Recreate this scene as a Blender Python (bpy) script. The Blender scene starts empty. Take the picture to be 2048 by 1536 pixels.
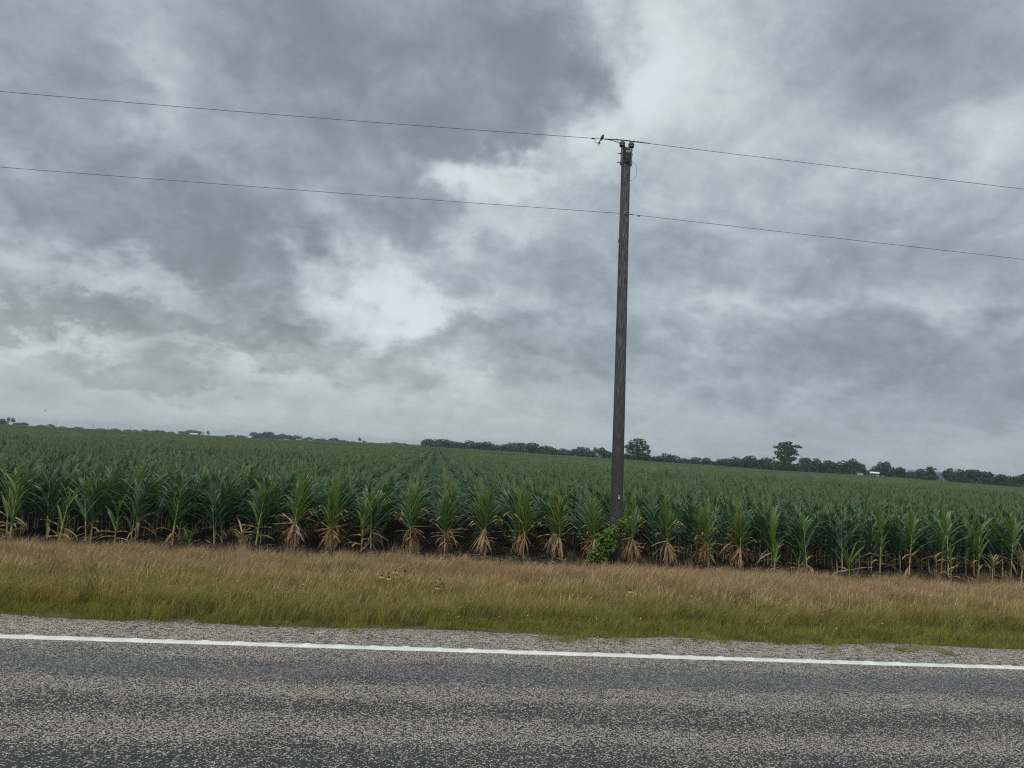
import bpy, bmesh, math, random
import numpy as np
from mathutils import Vector, Matrix

# ------------------------------------------------------------------ camera, light, exposure
SC = bpy.context.scene
COL = SC.collection
R = math.radians
YAW, PITCH, ROLL = R(5.56), R(5.053), R(3.291)
F = Vector((math.sin(YAW)*math.cos(PITCH), math.cos(YAW)*math.cos(PITCH), math.sin(PITCH)))
R0 = Vector((math.cos(YAW), -math.sin(YAW), 0)); U0 = R0.cross(F)
RT = math.cos(ROLL)*R0 + math.sin(ROLL)*U0
UP = -math.sin(ROLL)*R0 + math.cos(ROLL)*U0
cam = bpy.data.objects.new('camera', bpy.data.cameras.new('camera'))
COL.objects.link(cam)
cam.matrix_world = Matrix(((RT.x, UP.x, -F.x, 0), (RT.y, UP.y, -F.y, 0), (RT.z, UP.z, -F.z, 1.7), (0, 0, 0, 1)))
cam.data.sensor_width = 36; cam.data.lens = 26.0
cam.data.clip_start = 0.05; cam.data.clip_end = 9000
SC.camera = cam
SC.view_settings.view_transform = 'Standard'
SC.view_settings.look = 'None'
SC.view_settings.exposure = 0.0
SC.view_settings.gamma = 1.0
SUN_EL, SUN_AZ = R(52), R(200)          # azimuth clockwise from +Y: high, behind the camera
sun = bpy.data.objects.new('sun', bpy.data.lights.new('sun', 'SUN'))
COL.objects.link(sun)
sun.data.energy = 1.4; sun.data.angle = R(22); sun.data.color = (1.0, 0.96, 0.88)
sun.rotation_euler = (R(90)-SUN_EL, 0, math.pi - SUN_AZ)
SC.cycles.use_denoising = False; SC.cycles.filter_width = 1.15
SC.cycles.max_bounces = 6; SC.cycles.transparent_max_bounces = 4
SC.cycles.diffuse_bounces = 3; SC.cycles.transmission_bounces = 3; SC.cycles.glossy_bounces = 2; SC.cycles.volume_bounces = 0

# ------------------------------------------------------------------ node helpers
class NT:
    def __init__(s, tree): s.t = tree; s.n = tree.nodes; s.l = tree.links
    def add(s, kind, **kw):
        nd = s.n.new(kind)
        for k, v in kw.items(): setattr(nd, k, v)
        return nd
    def put(s, sock, v):
        if v is None: return
        if hasattr(v, 'is_output') or hasattr(v, 'links'): s.l.new(v, sock)
        else: sock.default_value = v
    def math(s, op, a, b=None, c=None, clamp=False):
        nd = s.add('ShaderNodeMath', operation=op, use_clamp=clamp)
        for i, v in enumerate((a, b, c)):
            if v is not None: s.put(nd.inputs[i], v)
        return nd.outputs[0]
    def vmath(s, op, a, b=None, scale=None):
        nd = s.add('ShaderNodeVectorMath', operation=op)
        s.put(nd.inputs[0], a)
        if b is not None: s.put(nd.inputs[1], b)
        if scale is not None: s.put(nd.inputs['Scale'], scale)
        return nd.outputs[0]
    def noise(s, vec, scale, detail=3, rough=0.5, dist=0.0, dim='3D', out='Fac', lac=2.0):
        nd = s.add('ShaderNodeTexNoise', noise_dimensions=dim)
        s.put(nd.inputs['Vector'], vec); nd.inputs['Scale'].default_value = scale
        nd.inputs['Detail'].default_value = detail; nd.inputs['Roughness'].default_value = rough
        nd.inputs['Distortion'].default_value = dist; nd.inputs['Lacunarity'].default_value = lac
        return nd.outputs[out]
    def ramp(s, v, a, b, lo=0.0, hi=1.0, smooth=True):
        nd = s.add('ShaderNodeMapRange', interpolation_type='SMOOTHSTEP' if smooth else 'LINEAR')
        s.put(nd.inputs[0], v)
        for i, x in enumerate((a, b, lo, hi)): s.put(nd.inputs[i+1], x)
        return nd.outputs[0]
    def mix(s, f, a, b, blend='MIX'):
        nd = s.add('ShaderNodeMix', data_type='RGBA', blend_type=blend)
        s.put(nd.inputs[0], f)
        for i, v in ((6, a), (7, b)):
            if isinstance(v, tuple) and len(v) == 3: v = v + (1,)
            s.put(nd.inputs[i], v)
        return nd.outputs[2]
    def mapping(s, vec, loc=(0,0,0), rot=(0,0,0), scale=(1,1,1)):
        nd = s.add('ShaderNodeMapping'); s.put(nd.inputs[0], vec)
        nd.inputs[1].default_value = loc; nd.inputs[2].default_value = rot; nd.inputs[3].default_value = scale
        return nd.outputs[0]
    def sep(s, v):
        nd = s.add('ShaderNodeSeparateXYZ'); s.put(nd.inputs[0], v); return nd.outputs
    def comb(s, x, y, z):
        nd = s.add('ShaderNodeCombineXYZ')
        for i, v in enumerate((x, y, z)): s.put(nd.inputs[i], v)
        return nd.outputs[0]

# ------------------------------------------------------------------ sky: Nishita behind a deck of rain cloud
world = bpy.data.worlds.new('World'); SC.world = world; world.use_nodes = True
W = NT(world.node_tree); W.n.clear()
world.cycles.sampling_method = 'MANUAL'; world.cycles.sample_map_resolution = 512
d = W.add('ShaderNodeTexCoord').outputs['Generated']
x, y, z = W.sep(d)
zc = W.math('MAXIMUM', z, 0.0)
az = W.math('MULTIPLY', W.math('ARCTAN2', x, y), 180/math.pi)
el = W.math('MULTIPLY', W.math('ARCSINE', zc), 180/math.pi)
inv = W.math('DIVIDE', 1.0, W.math('ADD', zc, 0.55))
P = W.vmath('SCALE', W.comb(x, y, 0.0), scale=inv)          # the cloud deck seen in perspective
wn = W.noise(P, 7.5, 7, 0.62, out='Color')
wv = W.vmath('SUBTRACT', wn, (0.5, 0.5, 0.5))
wn2 = W.noise(d, 8.0, 6, 0.6, out='Color')
wv2 = W.vmath('SUBTRACT', wn2, (0.5, 0.5, 0.5))
wv = W.vmath('ADD', W.vmath('SCALE', wv, scale=13.0), W.vmath('SCALE', wv2, scale=9.0))
wv = W.vmath('MULTIPLY', wv, (1.0, 0.8, 0.0))
ae = W.vmath('ADD', W.comb(az, el, 0.0), wv)
CLOUDS =  [(-2.8, 27.1, 22.3, 8.8, -30), (6.5, 26.5, 8.1, 5.9, -14), (-11.8, 27.8, 9.9, 6.3, -7), (-29.0, 22.4, 8.5, 5.8, -13), (-23.2, 14.7, 13.9, 6.6, -26), (-14.0, 11.8, 12.6, 4.8, -26), (-13.0, 17.1, 10.5, 5.2, -14), (-8.1, 20.3, 10.1, 3.8, -10), (-3.3, 17.8, 5.7, 3.9, -12), (9.9, 15.9, 8.5, 6.0, -6), (-19.9, 7.3, 11.5, 2.3, -18), (-20.3, 4.0, 8.9, 1.9, -24), (-12.1, 6.7, 6.7, 2.0, -8), (5.3, 7.5, 8.9, 3.9, -17), (-4.0, 6.3, 5.1, 2.6, -8), (25.2, 21.4, 16.6, 7.3, 9), (33.1, 27.2, 11.6, 7.2, -13), (23.2, 15.6, 9.7, 4.3, -12), (34.8, 14.3, 9.4, 4.0, -13), (29.5, 8.4, 7.5, 4.1, -17), (38.0, 6.3, 5.6, 4.4, -17), (18.0, 6.7, 7.5, 3.1, -14), (36.3, 19.7, 5.6, 3.0, -10), (-26.4, 8.1, 8.7, 2.0, -10), (34.0, 4.9, 21.1, 7.8, -14), (13.9, 29.2, 5.9, 6.0, 36), (18.9, 30.6, 7.8, 7.1, 30), (10.6, 24.6, 7.0, 3.5, 36), (16.1, 25.2, 6.8, 5.0, 20), (1.7, 20.6, 8.5, 2.4, 40), (4.6, 17.9, 6.9, 5.4, 24), (-5.1, 11.9, 6.6, 4.0, 56), (-1.6, 10.5, 5.2, 2.6, 32), (-9.6, 11.8, 2.5, 2.0, 18), (-8.4, 15.2, 5.5, 2.7, 12), (3.2, 15.9, 4.8, 2.0, 14), (-21.3, 21.3, 4.3, 6.4, 10), (-29.0, 17.2, 3.3, 2.0, 16), (-25.8, 10.9, 7.7, 2.0, 14), (-21.2, 10.3, 5.5, 1.8, 12), (-27.8, 5.6, 5.5, 2.6, 18), (-10.1, 8.8, 9.7, 1.3, 12), (21.3, 16.4, 4.5, 1.9, 12), (38.6, 22.1, 5.0, 4.5, 24), (23.3, 11.3, 6.2, 3.0, 8), (8.2, 10.9, 8.9, 2.6, 6), (32.6, 20.8, 6.0, 2.6, 9), (34.8, 10.3, 4.8, 2.3, 10), (16.8, 18.9, 5.2, 2.9, 8), (27.8, 26.1, 9.3, 4.3, 6)]
CLOUDS += [(19.1, 25.8, 11.7, 6.2, 12), (9.9, 23.3, 4.8, 2.4, 22), (3.7, 20.4, 10.7, 2.9, 12), (-25.2, 11.3, 10.2, 2.2, 12), (-20.2, 9.5, 6.4, 1.9, 12), (-27.8, 5.9, 5.5, 2.2, 10), (8.1, 13.2, 6.3, 3.1, -8), (1.6, 10.1, 3.2, 1.5, 14), (-7.2, 9.1, 3.0, 2.0, 12), (-12.0, 5.2, 9.5, 2.0, 8), (-24.0, 8.1, 10.3, 1.8, -8), (-14.9, 6.8, 9.2, 1.5, -8), (15.2, 27.9, 3.2, 5.3, 12), (27.4, 17.2, 5.5, 1.9, 8), (31.7, 11.8, 5.1, 1.9, 6), (21.5, 11.3, 4.4, 1.5, 10), (13.4, 8.1, 4.6, 2.6, -10), (25.6, 5.4, 5.6, 2.0, -8), (12.4, 4.2, 10.3, 2.1, -6), (0.8, 4.7, 6.2, 1.6, 6), (-16.8, 23.3, 3.7, 2.6, 8), (-21.6, 24.4, 2.6, 4.1, 6), (-25.9, 20.2, 4.7, 2.5, -8)]
CLOUDS += [(-14.0, 3.2, 34.0, 4.5, 12), (-2.0, 5.0, 16.0, 3.0, 7)]
tone = W.ramp(el, 0.0, 16.0, 183/255, 177/255)
for (ca, ce, ra, re, amp) in CLOUDS:
    sp = 1.0 if amp < 0 else 1.12
    m = W.mapping(ae, loc=(-ca/(ra*sp), -ce/(re*sp), 0), scale=(1/(ra*sp), 1/(re*sp), 1))
    g = W.add('ShaderNodeTexGradient', gradient_type='SPHERICAL'); W.l.new(m, g.inputs[0])
    tone = W.math('ADD', tone, W.ramp(g.outputs[1], 0.0, 0.62 if amp < 0 else 0.95, 0.0, (0.84 if amp < 0 else 0.88)*amp/255))
fade = W.ramp(el, 0.0, 9.0, 0.25, 1.0)
n1 = W.noise(P, 5.2, 8, 0.62, 0.15)
n2 = W.noise(P, 15.0, 6, 0.6, 0.3)
dt = W.math('ADD', W.math('MULTIPLY', W.math('SUBTRACT', n1, 0.5), 0.25), W.math('MULTIPLY', W.math('SUBTRACT', n2, 0.5), 0.24))
n4 = W.noise(W.vmath('ADD', P, W.vmath('SCALE', wv, scale=0.006)), 9.0, 6, 0.55)
dt = W.math('ADD', dt, W.math('MULTIPLY', W.math('SUBTRACT', n4, 0.5), 0.16))
tone = W.math('ADD', tone, W.math('MULTIPLY', dt, fade))
n3 = W.noise(W.mapping(W.comb(az, el, 0.0), scale=(0.09, 0.5, 1)), 1.0, 4, 0.55)
low = W.ramp(el, 2.0, 9.0, 1.0, 0.0)
tone = W.math('ADD', tone, W.math('MULTIPLY', W.math('MULTIPLY', W.math('SUBTRACT', n3, 0.5), 0.10), low))
tone = W.math('SMOOTH_MIN', W.math('SMOOTH_MAX', tone, 0.54, 0.12), 0.885, 0.14)
lin = W.math('POWER', tone, 2.2)
zen = W.ramp(el, 36.0, 62.0, 1.0, 2.2)                       # an overcast sky is brightest overhead
lin = W.math('MULTIPLY', lin, zen)
side = W.math('MULTIPLY', W.ramp(az, -5.0, 25.0, 1.0, 0.0), W.ramp(el, 2.0, 16.0, 1.0, 0.0))
tint = W.mix(side, (0.845, 0.985, 1.10), (0.815, 1.0, 1.01))
bri = W.ramp(tone, 0.62, 0.84, 0.0, 1.0)
tint = W.mix(bri, tint, (0.90, 1.01, 1.055))
vs = W.vmath('SCALE', tint, scale=lin)
bg = W.add('ShaderNodeBackground'); W.l.new(vs, bg.inputs[0]); bg.inputs[1].default_value = 1.0
sk = W.add('ShaderNodeTexSky', sky_type='NISHITA', sun_disc=False)
sk.sun_elevation = SUN_EL; sk.sun_rotation = SUN_AZ
bs = W.add('ShaderNodeBackground'); W.l.new(sk.outputs[0], bs.inputs[0]); bs.inputs[1].default_value = 0.1
mx = W.add('ShaderNodeMixShader'); mx.inputs[0].default_value = 0.96
W.l.new(bs.outputs[0], mx.inputs[1]); W.l.new(bg.outputs[0], mx.inputs[2])
wo = W.add('ShaderNodeOutputWorld'); W.l.new(mx.outputs[0], wo.inputs[0])
# ------------------------------------------------------------------ object helpers
def tag(o, label=None, cat=None, group=None, kind=None):
    if label: o['label'] = label
    if cat: o['category'] = cat
    if group: o['group'] = group
    if kind: o['kind'] = kind
    return o
def link(o, parent=None):
    COL.objects.link(o)
    if parent is not None: o.parent = parent
    return o
def empty(name, loc=(0,0,0), rz=0.0, sc=(1,1,1)):
    o = bpy.data.objects.new(name, None); o.location = loc; o.rotation_euler = (0,0,rz); o.scale = sc
    o.empty_display_size = 0.1
    return link(o)
class MB:
    """collects faces, then links them as one mesh object"""
    def __init__(s): s.v = []; s.f = []; s.c = []; s.m = []; s.k = 0
    def face(s, pts, col=None, mat=0):
        n = len(s.v); s.v += [tuple(p) for p in pts]; s.f.append(tuple(range(n, n+len(pts)))); s.c.append(col); s.m.append(mat)
    def mesh(s, vs, fs, col=None, mat=0):
        n = len(s.v); s.v += [tuple(p) for p in vs]
        for f in fs: s.f.append(tuple(i+n for i in f)); s.c.append(col); s.m.append(mat)
    def strip(s, L, Rr, col, cols=None):
        n = len(s.v); k = len(L)
        s.v += [tuple(p) for p in L] + [tuple(p) for p in Rr]
        for i in range(k-1):
            s.f.append((n+i, n+k+i, n+k+i+1, n+i+1)); s.c.append(cols[i] if cols else col); s.m.append(0)
    def tube(s, pts, rad, seg=8, col=None, cap=True, mat=0):
        pts = [Vector(p) for p in pts]; n0 = len(s.v); k = len(pts)
        if not hasattr(rad, '__len__'): rad = [rad]*k
        ref = None
        for i, p in enumerate(pts):
            t = (pts[min(i+1,k-1)] - pts[max(i-1,0)]).normalized()
            if ref is None: ref = Vector((1,0,0)) if abs(t.x) < .8 else Vector((0,1,0))
            a = (ref - t*ref.dot(t)).normalized(); b = t.cross(a); ref = a
            for j in range(seg):
                q = 2*math.pi*j/seg; s.v.append(tuple(p + rad[i]*(a*math.cos(q)+b*math.sin(q))))
        for i in range(k-1):
            for j in range(seg):
                j2 = (j+1)%seg
                s.f.append((n0+i*seg+j, n0+i*seg+j2, n0+(i+1)*seg+j2, n0+(i+1)*seg+j)); s.c.append(col); s.m.append(mat)
        if cap:
            s.f.append(tuple(n0+j for j in range(seg))[::-1]); s.c.append(col); s.m.append(mat)
            s.f.append(tuple(n0+(k-1)*seg+j for j in range(seg))); s.c.append(col); s.m.append(mat)
    def lathe(s, prof, c=(0,0,0), seg=20, col=None):
        s.tube([(c[0], c[1], c[2]+h) for r, h in prof], [r for r, h in prof], seg, col)
    def box(s, c, d, col=None, M=None):
        vs = [Vector((sx*d[0]/2, sy*d[1]/2, sz*d[2]/2)) for sx in (-1,1) for sy in (-1,1) for sz in (-1,1)]
        if M: vs = [M @ v for v in vs]
        s.mesh([v + Vector(c) for v in vs], [(0,1,3,2),(4,6,7,5),(0,4,5,1),(2,3,7,6),(0,2,6,4),(1,5,7,3)], col)
    def data(s, name, mats, smooth=False, sub=0):
        me = bpy.data.meshes.new(name); me.from_pydata(s.v, [], s.f)
        for m in (mats if isinstance(mats, (list, tuple)) else [mats]): me.materials.append(m)
        if any(c is not None for c in s.c):
            at = me.color_attributes.new('tint', 'FLOAT_COLOR', 'CORNER')
            arr = np.empty((len(me.loops), 4), dtype=np.float32); i = 0
            for f, c in zip(s.f, s.c):
                arr[i:i+len(f)] = (*(c or (1,1,1)), 1); i += len(f)
            at.data.foreach_set('color', arr.ravel())
        if any(s.m): me.polygons.foreach_set('material_index', s.m)
        if smooth: me.shade_smooth()
        me.update(); return me
    def build(s, name, mats, parent=None, smooth=False):
        return link(bpy.data.objects.new(name, s.data(name, mats, smooth)), parent)

def mat(name):
    m = bpy.data.materials.new(name); m.use_nodes = True
    n = NT(m.node_tree); b = m.node_tree.nodes['Principled BSDF']
    return m, n, b
def simple(name, col, rough=0.7, metal=0.0, var=0.25, scale=20.0):
    m, n, b = mat(name)
    nz = n.noise(n.add('ShaderNodeTexCoord').outputs['Object'], scale, 4, 0.6)
    f = n.ramp(nz, 0.25, 0.75, 1-var, 1+var, False)
    n.l.new(n.vmath('SCALE', col, scale=f), b.inputs['Base Color'])
    b.inputs['Roughness'].default_value = rough; b.inputs['Metallic'].default_value = metal
    return m
def leafy(name, gain=(1,1,1), rough=0.5, trans=0.3, var=0.25, spec=0.35, patch=None):
    """foliage: own colour per blade, varied from plant to plant, partly translucent"""
    m, n, b = mat(name)
    a = n.add('ShaderNodeAttribute', attribute_name='tint').outputs['Color']
    r = n.add('ShaderNodeObjectInfo').outputs['Random']
    f = n.ramp(r, 0, 1, 1-var, 1+var, False)
    pos = n.add('ShaderNodeNewGeometry').outputs['Position']
    nz = n.noise(pos, 9.0, 3, 0.6)
    f = n.math('MULTIPLY', f, n.ramp(nz, 0.3, 0.7, 0.78, 1.22, False))
    c = n.vmath('SCALE', a, scale=f)
    hue = n.math('FRACT', n.math('MULTIPLY', r, 17.31))
    c = n.mix(hue, n.vmath('MULTIPLY', c, (0.94, 1.0, 1.12)), n.vmath('MULTIPLY', c, (1.1, 1.0, 0.8)))
    c = n.vmath('MULTIPLY', c, gain)
    if patch: c = patch(n, pos, c)
    n.l.new(c, b.inputs['Base Color']); b.inputs['Roughness'].default_value = rough
    b.inputs['Specular IOR Level'].default_value = spec
    t = n.add('ShaderNodeBsdfTranslucent'); n.l.new(n.vmath('MULTIPLY', c, (1.1, 1.15, 0.6)), t.inputs[0])
    mx = n.add('ShaderNodeMixShader'); mx.inputs[0].default_value = trans
    n.l.new(b.outputs[0], mx.inputs[1]); n.l.new(t.outputs[0], mx.inputs[2])
    n.l.new(mx.outputs[0], n.n['Material Output'].inputs[0])
    return m

rng = np.random.default_rng(7); random.seed(7)
def vnoise(x, y, seed=0):
    """smooth value noise on arrays"""
    g = np.random.default_rng(seed).random((256, 256))
    xi = np.floor(x).astype(int); yi = np.floor(y).astype(int); fx = x-xi; fy = y-yi
    fx = fx*fx*(3-2*fx); fy = fy*fy*(3-2*fy); a = lambda i, j: g[(xi+i) % 256, (yi+j) % 256]
    return (a(0,0)*(1-fx)+a(1,0)*fx)*(1-fy) + (a(0,1)*(1-fx)+a(1,1)*fx)*fy
def fbm(x, y, o=4, seed=0):
    s = 0; w = 0.5
    for i in range(o): s = s + w*vnoise(x*2**i, y*2**i, seed+i); w *= 0.5
    return s/(1-0.5**o)

# ------------------------------------------------------------------ the ground
ROW0, ROWD, FIELD_Y = 0.35, 0.757, 15.05
AZT = [-180,-60,-29,-25,-13.6,-6.5,-.5,5,9,15.5,20,25,33,37,40.4,60,180]
ZT = [-1.36,-1.36,-1.36,-1.23,-1.25,-.51,-.48,-.71,-1.0,-1.43,-1.58,-2.15,-2.05,-2.65,-2.95,-3.2,-1.36]
def ground_z(x, y, rough=True):
    x = np.asarray(x, float); y = np.asarray(y, float)
    r = np.hypot(x, y); a = np.degrees(np.arctan2(x, y))
    prof = np.interp(y, [-60,-12,-9,7.05,7.35,8.2,10.0,12.3,13.3,14.2], [-.6,-.5,-.035,-.035,-.05,-.13,-.29,-.42,-.50,-.49])
    far = np.interp(a, AZT, ZT)
    z = prof + (far+.49)*np.clip((r-60)/290, 0, 1)*(y > 14)
    z = z - np.clip(-a/8, 0, 1)*np.clip(r-350, 0, 3000)*.0062*(y > 14)
    z = z + np.clip((r-1200)/2500, 0, 1)*(y > 14)*4
    if rough:
        k = np.clip((y-12.6)/.8, 0, 1)*np.clip((70-r)/20, 0, 1)
        z = z + k*((fbm(x*4, y*4, 4, 3)-.5)*.13 + (vnoise(x*.7, y*.7, 9)-.5)*.06)
        # each crop row stands on a low bed
        bed = np.cos((x-ROW0)/ROWD*2*math.pi)*.03*np.clip((y-14.6)/.4, 0, 1)*(r < 60)
        z = z + bed + np.clip((y-7.3)/.5, 0, 1)*np.clip((13-y)/.5, 0, 1)*(fbm(x*2, y*2, 3, 5)-.5)*.07
    return z
def gz(x, y): return float(ground_z(np.array([x]), np.array([y]))[0])
xs = np.concatenate([[-3000,-2000,-1300,-900,-650,-480,-360,-270,-200,-150,-110,-80,-60,-45,-34,-26,-20], np.arange(-16, 20.01, .09),
                     [24,30,38,48,62,80,105,135,170,210,260,330,420,560,800,1200,2000,3000]])
ys = np.concatenate([[-300,-150,-60,-30,-15,-12,-9,-5,0,4,6,6.9], np.arange(7.0, 19.0, .08), np.arange(19.2, 26, .25), [27,28.5,31,35,40,46,54,64,78,95,120,150,185,225,270,320,370,430,500,600,750,950,1200,1600,2200,3000]])
GX, GY = np.meshgrid(xs, ys); GZ = ground_z(GX, GY)
me = bpy.data.meshes.new('ground'); nx, ny = len(xs), len(ys)
V = np.stack([GX, GY, GZ], -1).reshape(-1, 3)
ii = np.arange(nx-1)[None, :] + nx*np.arange(ny-1)[:, None]
Fq = np.stack([ii, ii+1, ii+nx+1, ii+nx], -1).reshape(-1, 4)
def npmesh(me, V, Fq):
    k = Fq.shape[1]
    me.vertices.add(len(V)); me.vertices.foreach_set('co', V.astype(np.float32).ravel())
    me.loops.add(Fq.size); me.loops.foreach_set('vertex_index', Fq.astype(np.int32).ravel())
    me.polygons.add(len(Fq)); me.polygons.foreach_set('loop_start', np.arange(0, Fq.size, k, dtype=np.int32))
    me.polygons.foreach_set('loop_total', np.full(len(Fq), k, dtype=np.int32))
    me.update(calc_edges=True); me.validate()
npmesh(me, V, Fq); me.shade_smooth()
m, n, b = mat('earth')
pos = n.add('ShaderNodeNewGeometry').outputs['Position']; px, py, pz = n.sep(pos)
s1 = n.noise(pos, 6.0, 6, 0.65); s2 = n.noise(pos, 45.0, 4, 0.6); s3 = n.noise(pos, 1.1, 3, 0.5)
soil = n.mix(n.ramp(s1, 0.35, 0.7), (0.020, 0.017, 0.016), (0.060, 0.048, 0.042))
soil = n.mix(n.ramp(s2, 0.58, 0.72, 0, 0.5), soil, (0.13, 0.105, 0.085))
turf = n.mix(s3, (0.07, 0.075, 0.022), (0.13, 0.10, 0.05))
gravel = n.mix(n.ramp(n.noise(pos, 60.0, 3, 0.7), 0.42, 0.6), (0.07, 0.055, 0.045), (0.36, 0.32, 0.27))
wob = n.math('ADD', py, n.math('MULTIPLY', n.math('SUBTRACT', s3, 0.5), 1.2))
c = n.mix(n.ramp(wob, 7.05, 7.3), gravel, turf)
c = n.mix(n.ramp(wob, 12.3, 12.8), c, soil)
c = n.mix(n.ramp(py, 60.0, 160.0), c, (0.05, 0.075, 0.03))
n.l.new(c, b.inputs['Base Color']); b.inputs['Roughness'].default_value = 0.95; b.inputs['Specular IOR Level'].default_value = 0.15
bp = n.add('ShaderNodeBump'); bp.inputs['Strength'].default_value = 0.7; bp.inputs['Distance'].default_value = 0.03
n.l.new(n.math('ADD', s1, n.math('MULTIPLY', s2, 0.5)), bp.inputs['Height']); n.l.new(bp.outputs[0], b.inputs['Normal'])
me.materials.append(m)
ground = tag(link(bpy.data.objects.new('ground', me)), kind='structure')

# ------------------------------------------------------------------ chip-sealed road and its white edge line
LINE_Y = 6.37
xs = np.concatenate([[-900,-400,-160,-70,-40,-25], np.arange(-14, 18.01, .06), [28,45,80,180,450,900]])
edge = 7.03 + (fbm(xs*1.3, xs*0, 4, 21)-.5)*.30
rows = [np.full_like(xs, v) for v in (-9.0, -4, 0, 2.5, 4, 5.5, 6.2, 6.6, 6.85)] + [edge, edge+.03]
zz = [-.10, -.03, 0, 0, 0, 0, 0, 0, 0, -.004, -.06]
V = np.concatenate([np.stack([xs, r_, np.full_like(xs, h)], -1) for r_, h in zip(rows, zz)])
nx = len(xs); ii = np.arange(nx-1)[None, :] + nx*np.arange(len(rows)-1)[:, None]
me = bpy.data.meshes.new('road'); npmesh(me, V, np.stack([ii, ii+1, ii+nx+1, ii+nx], -1).reshape(-1, 4)); me.shade_smooth()
def chip_seal():
    m, n, b = mat('chip_seal')
    pos = n.add('ShaderNodeNewGeometry').outputs['Position']; px, py, pz = n.sep(pos)
    flat = n.comb(px, py, 0.0)
    dis = n.vmath('SCALE', n.vmath('SUBTRACT', n.noise(flat, 90.0, 2, 0.5, out='Color'), (0.5, 0.5, 0.5)), scale=0.012)
    vo = n.add('ShaderNodeTexVoronoi', voronoi_dimensions='2D', feature='F1')
    n.l.new(n.vmath('ADD', n.vmath('MULTIPLY', flat, (0.85, 1.0, 1)), dis), vo.inputs['Vector']); vo.inputs['Scale'].default_value = 120.0
    cr, cg, cb = n.sep(vo.outputs['Color']); dist = vo.outputs['Distance']
    wn = n.noise(n.mapping(flat, scale=(0.30, 1.0, 1)), 1.2, 5, 0.62)
    w2 = n.noise(n.mapping(flat, scale=(0.45, 1.1, 1)), 3.2, 4, 0.65)
    w3 = n.noise(n.mapping(flat, scale=(0.8, 1.0, 1)), 13.0, 3, 0.6)
    yy = n.math('ADD', py, n.math('MULTIPLY', n.math('SUBTRACT', wn, 0.5), 0.75))
    cv = n.add('ShaderNodeValToRGB'); e = cv.color_ramp; e.interpolation = 'EASE'
    prof = [(3.4,.22),(4.05,.24),(4.3,.34),(4.48,.68),(4.66,.62),(4.88,.31),(5.06,.40),(5.22,.70),(5.40,.66),(5.58,.40),(5.88,.42),(6.10,.68),(6.3,.74),(6.5,.80),(7.1,.82)]
    e.elements[0].position = 0; e.elements[1].position = 1
    for i, (yv, dv) in enumerate(prof):
        p = (yv-3.4)/3.7
        el_ = e.elements[0] if i == 0 else e.elements[-1] if i == len(prof)-1 else e.elements.new(p)
        el_.color = (dv, dv, dv, 1)
    n.l.new(n.math('DIVIDE', n.math('SUBTRACT', yy, 3.4), 3.7, clamp=True), cv.inputs[0])
    den = n.math('ADD', cv.outputs[0], n.math('MULTIPLY', n.math('SUBTRACT', w2, 0.5), 0.55))
    den = n.math('ADD', den, n.math('MULTIPLY', n.math('SUBTRACT', w3, 0.5), 0.6))
    shoulder = n.ramp(py, 6.42, 6.48)
    w4 = n.noise(n.mapping(flat, scale=(0.5, 1.0, 1)), 24.0, 4, 0.7)
    den = n.math('ADD', den, n.math('MULTIPLY', n.math('MULTIPLY', n.math('SUBTRACT', w4, 0.52), 4.2), shoulder))
    isst = n.math('LESS_THAN', cr, den)
    rad = n.math('LESS_THAN', dist, n.ramp(cg, 0, 1, 0.34, 0.60, False))
    st = n.math('MULTIPLY', isst, rad)
    smooth_band = n.math('MULTIPLY', n.math('MULTIPLY', n.ramp(yy, 5.38, 5.66), n.ramp(yy, 5.82, 6.10, 1, 0)), n.ramp(w2, 0.25, 0.6, 0.35, 1.0))
    stone = n.mix(cb, (0.34, 0.295, 0.235), (0.64, 0.56, 0.45))
    stone = n.vmath('SCALE', stone, scale=n.ramp(py, 6.42, 6.5, 1.0, 1.22))
    stone = n.mix(n.ramp(cg, 0.88, 0.95), stone, (0.30, 0.20, 0.165))
    stone = n.mix(n.math('MULTIPLY', smooth_band, 0.45), stone, (0.17, 0.175, 0.175))
    tar = n.mix(n.noise(flat, 160.0, 3, 0.7), (0.018, 0.0185, 0.019), (0.046, 0.046, 0.047))
    tar = n.mix(n.math('MULTIPLY', smooth_band, 0.6), tar, (0.070, 0.073, 0.077))
    tar = n.mix(n.ramp(py, 6.45, 6.6), tar, n.mix(n.noise(flat, 70.0, 3, 0.7), (0.022, 0.018, 0.014), (0.09, 0.072, 0.055)))
    c = n.mix(st, tar, stone)
    n.l.new(c, b.inputs['Base Color']); n.l.new(n.mix(st, (0.62,)*3, (0.85,)*3), b.inputs['Roughness'])
    b.inputs['Specular IOR Level'].default_value = 0.3
    h = n.math('MULTIPLY', st, n.math('SUBTRACT', 0.6, dist))
    bp = n.add('ShaderNodeBump'); bp.inputs['Strength'].default_value = 0.8; bp.inputs['Distance'].default_value = 0.006
    n.l.new(h, bp.inputs['Height']); n.l.new(bp.outputs[0], b.inputs['Normal'])
    return m
me.materials.append(chip_seal())
road = tag(link(bpy.data.objects.new('road', me)), kind='structure')

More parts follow.
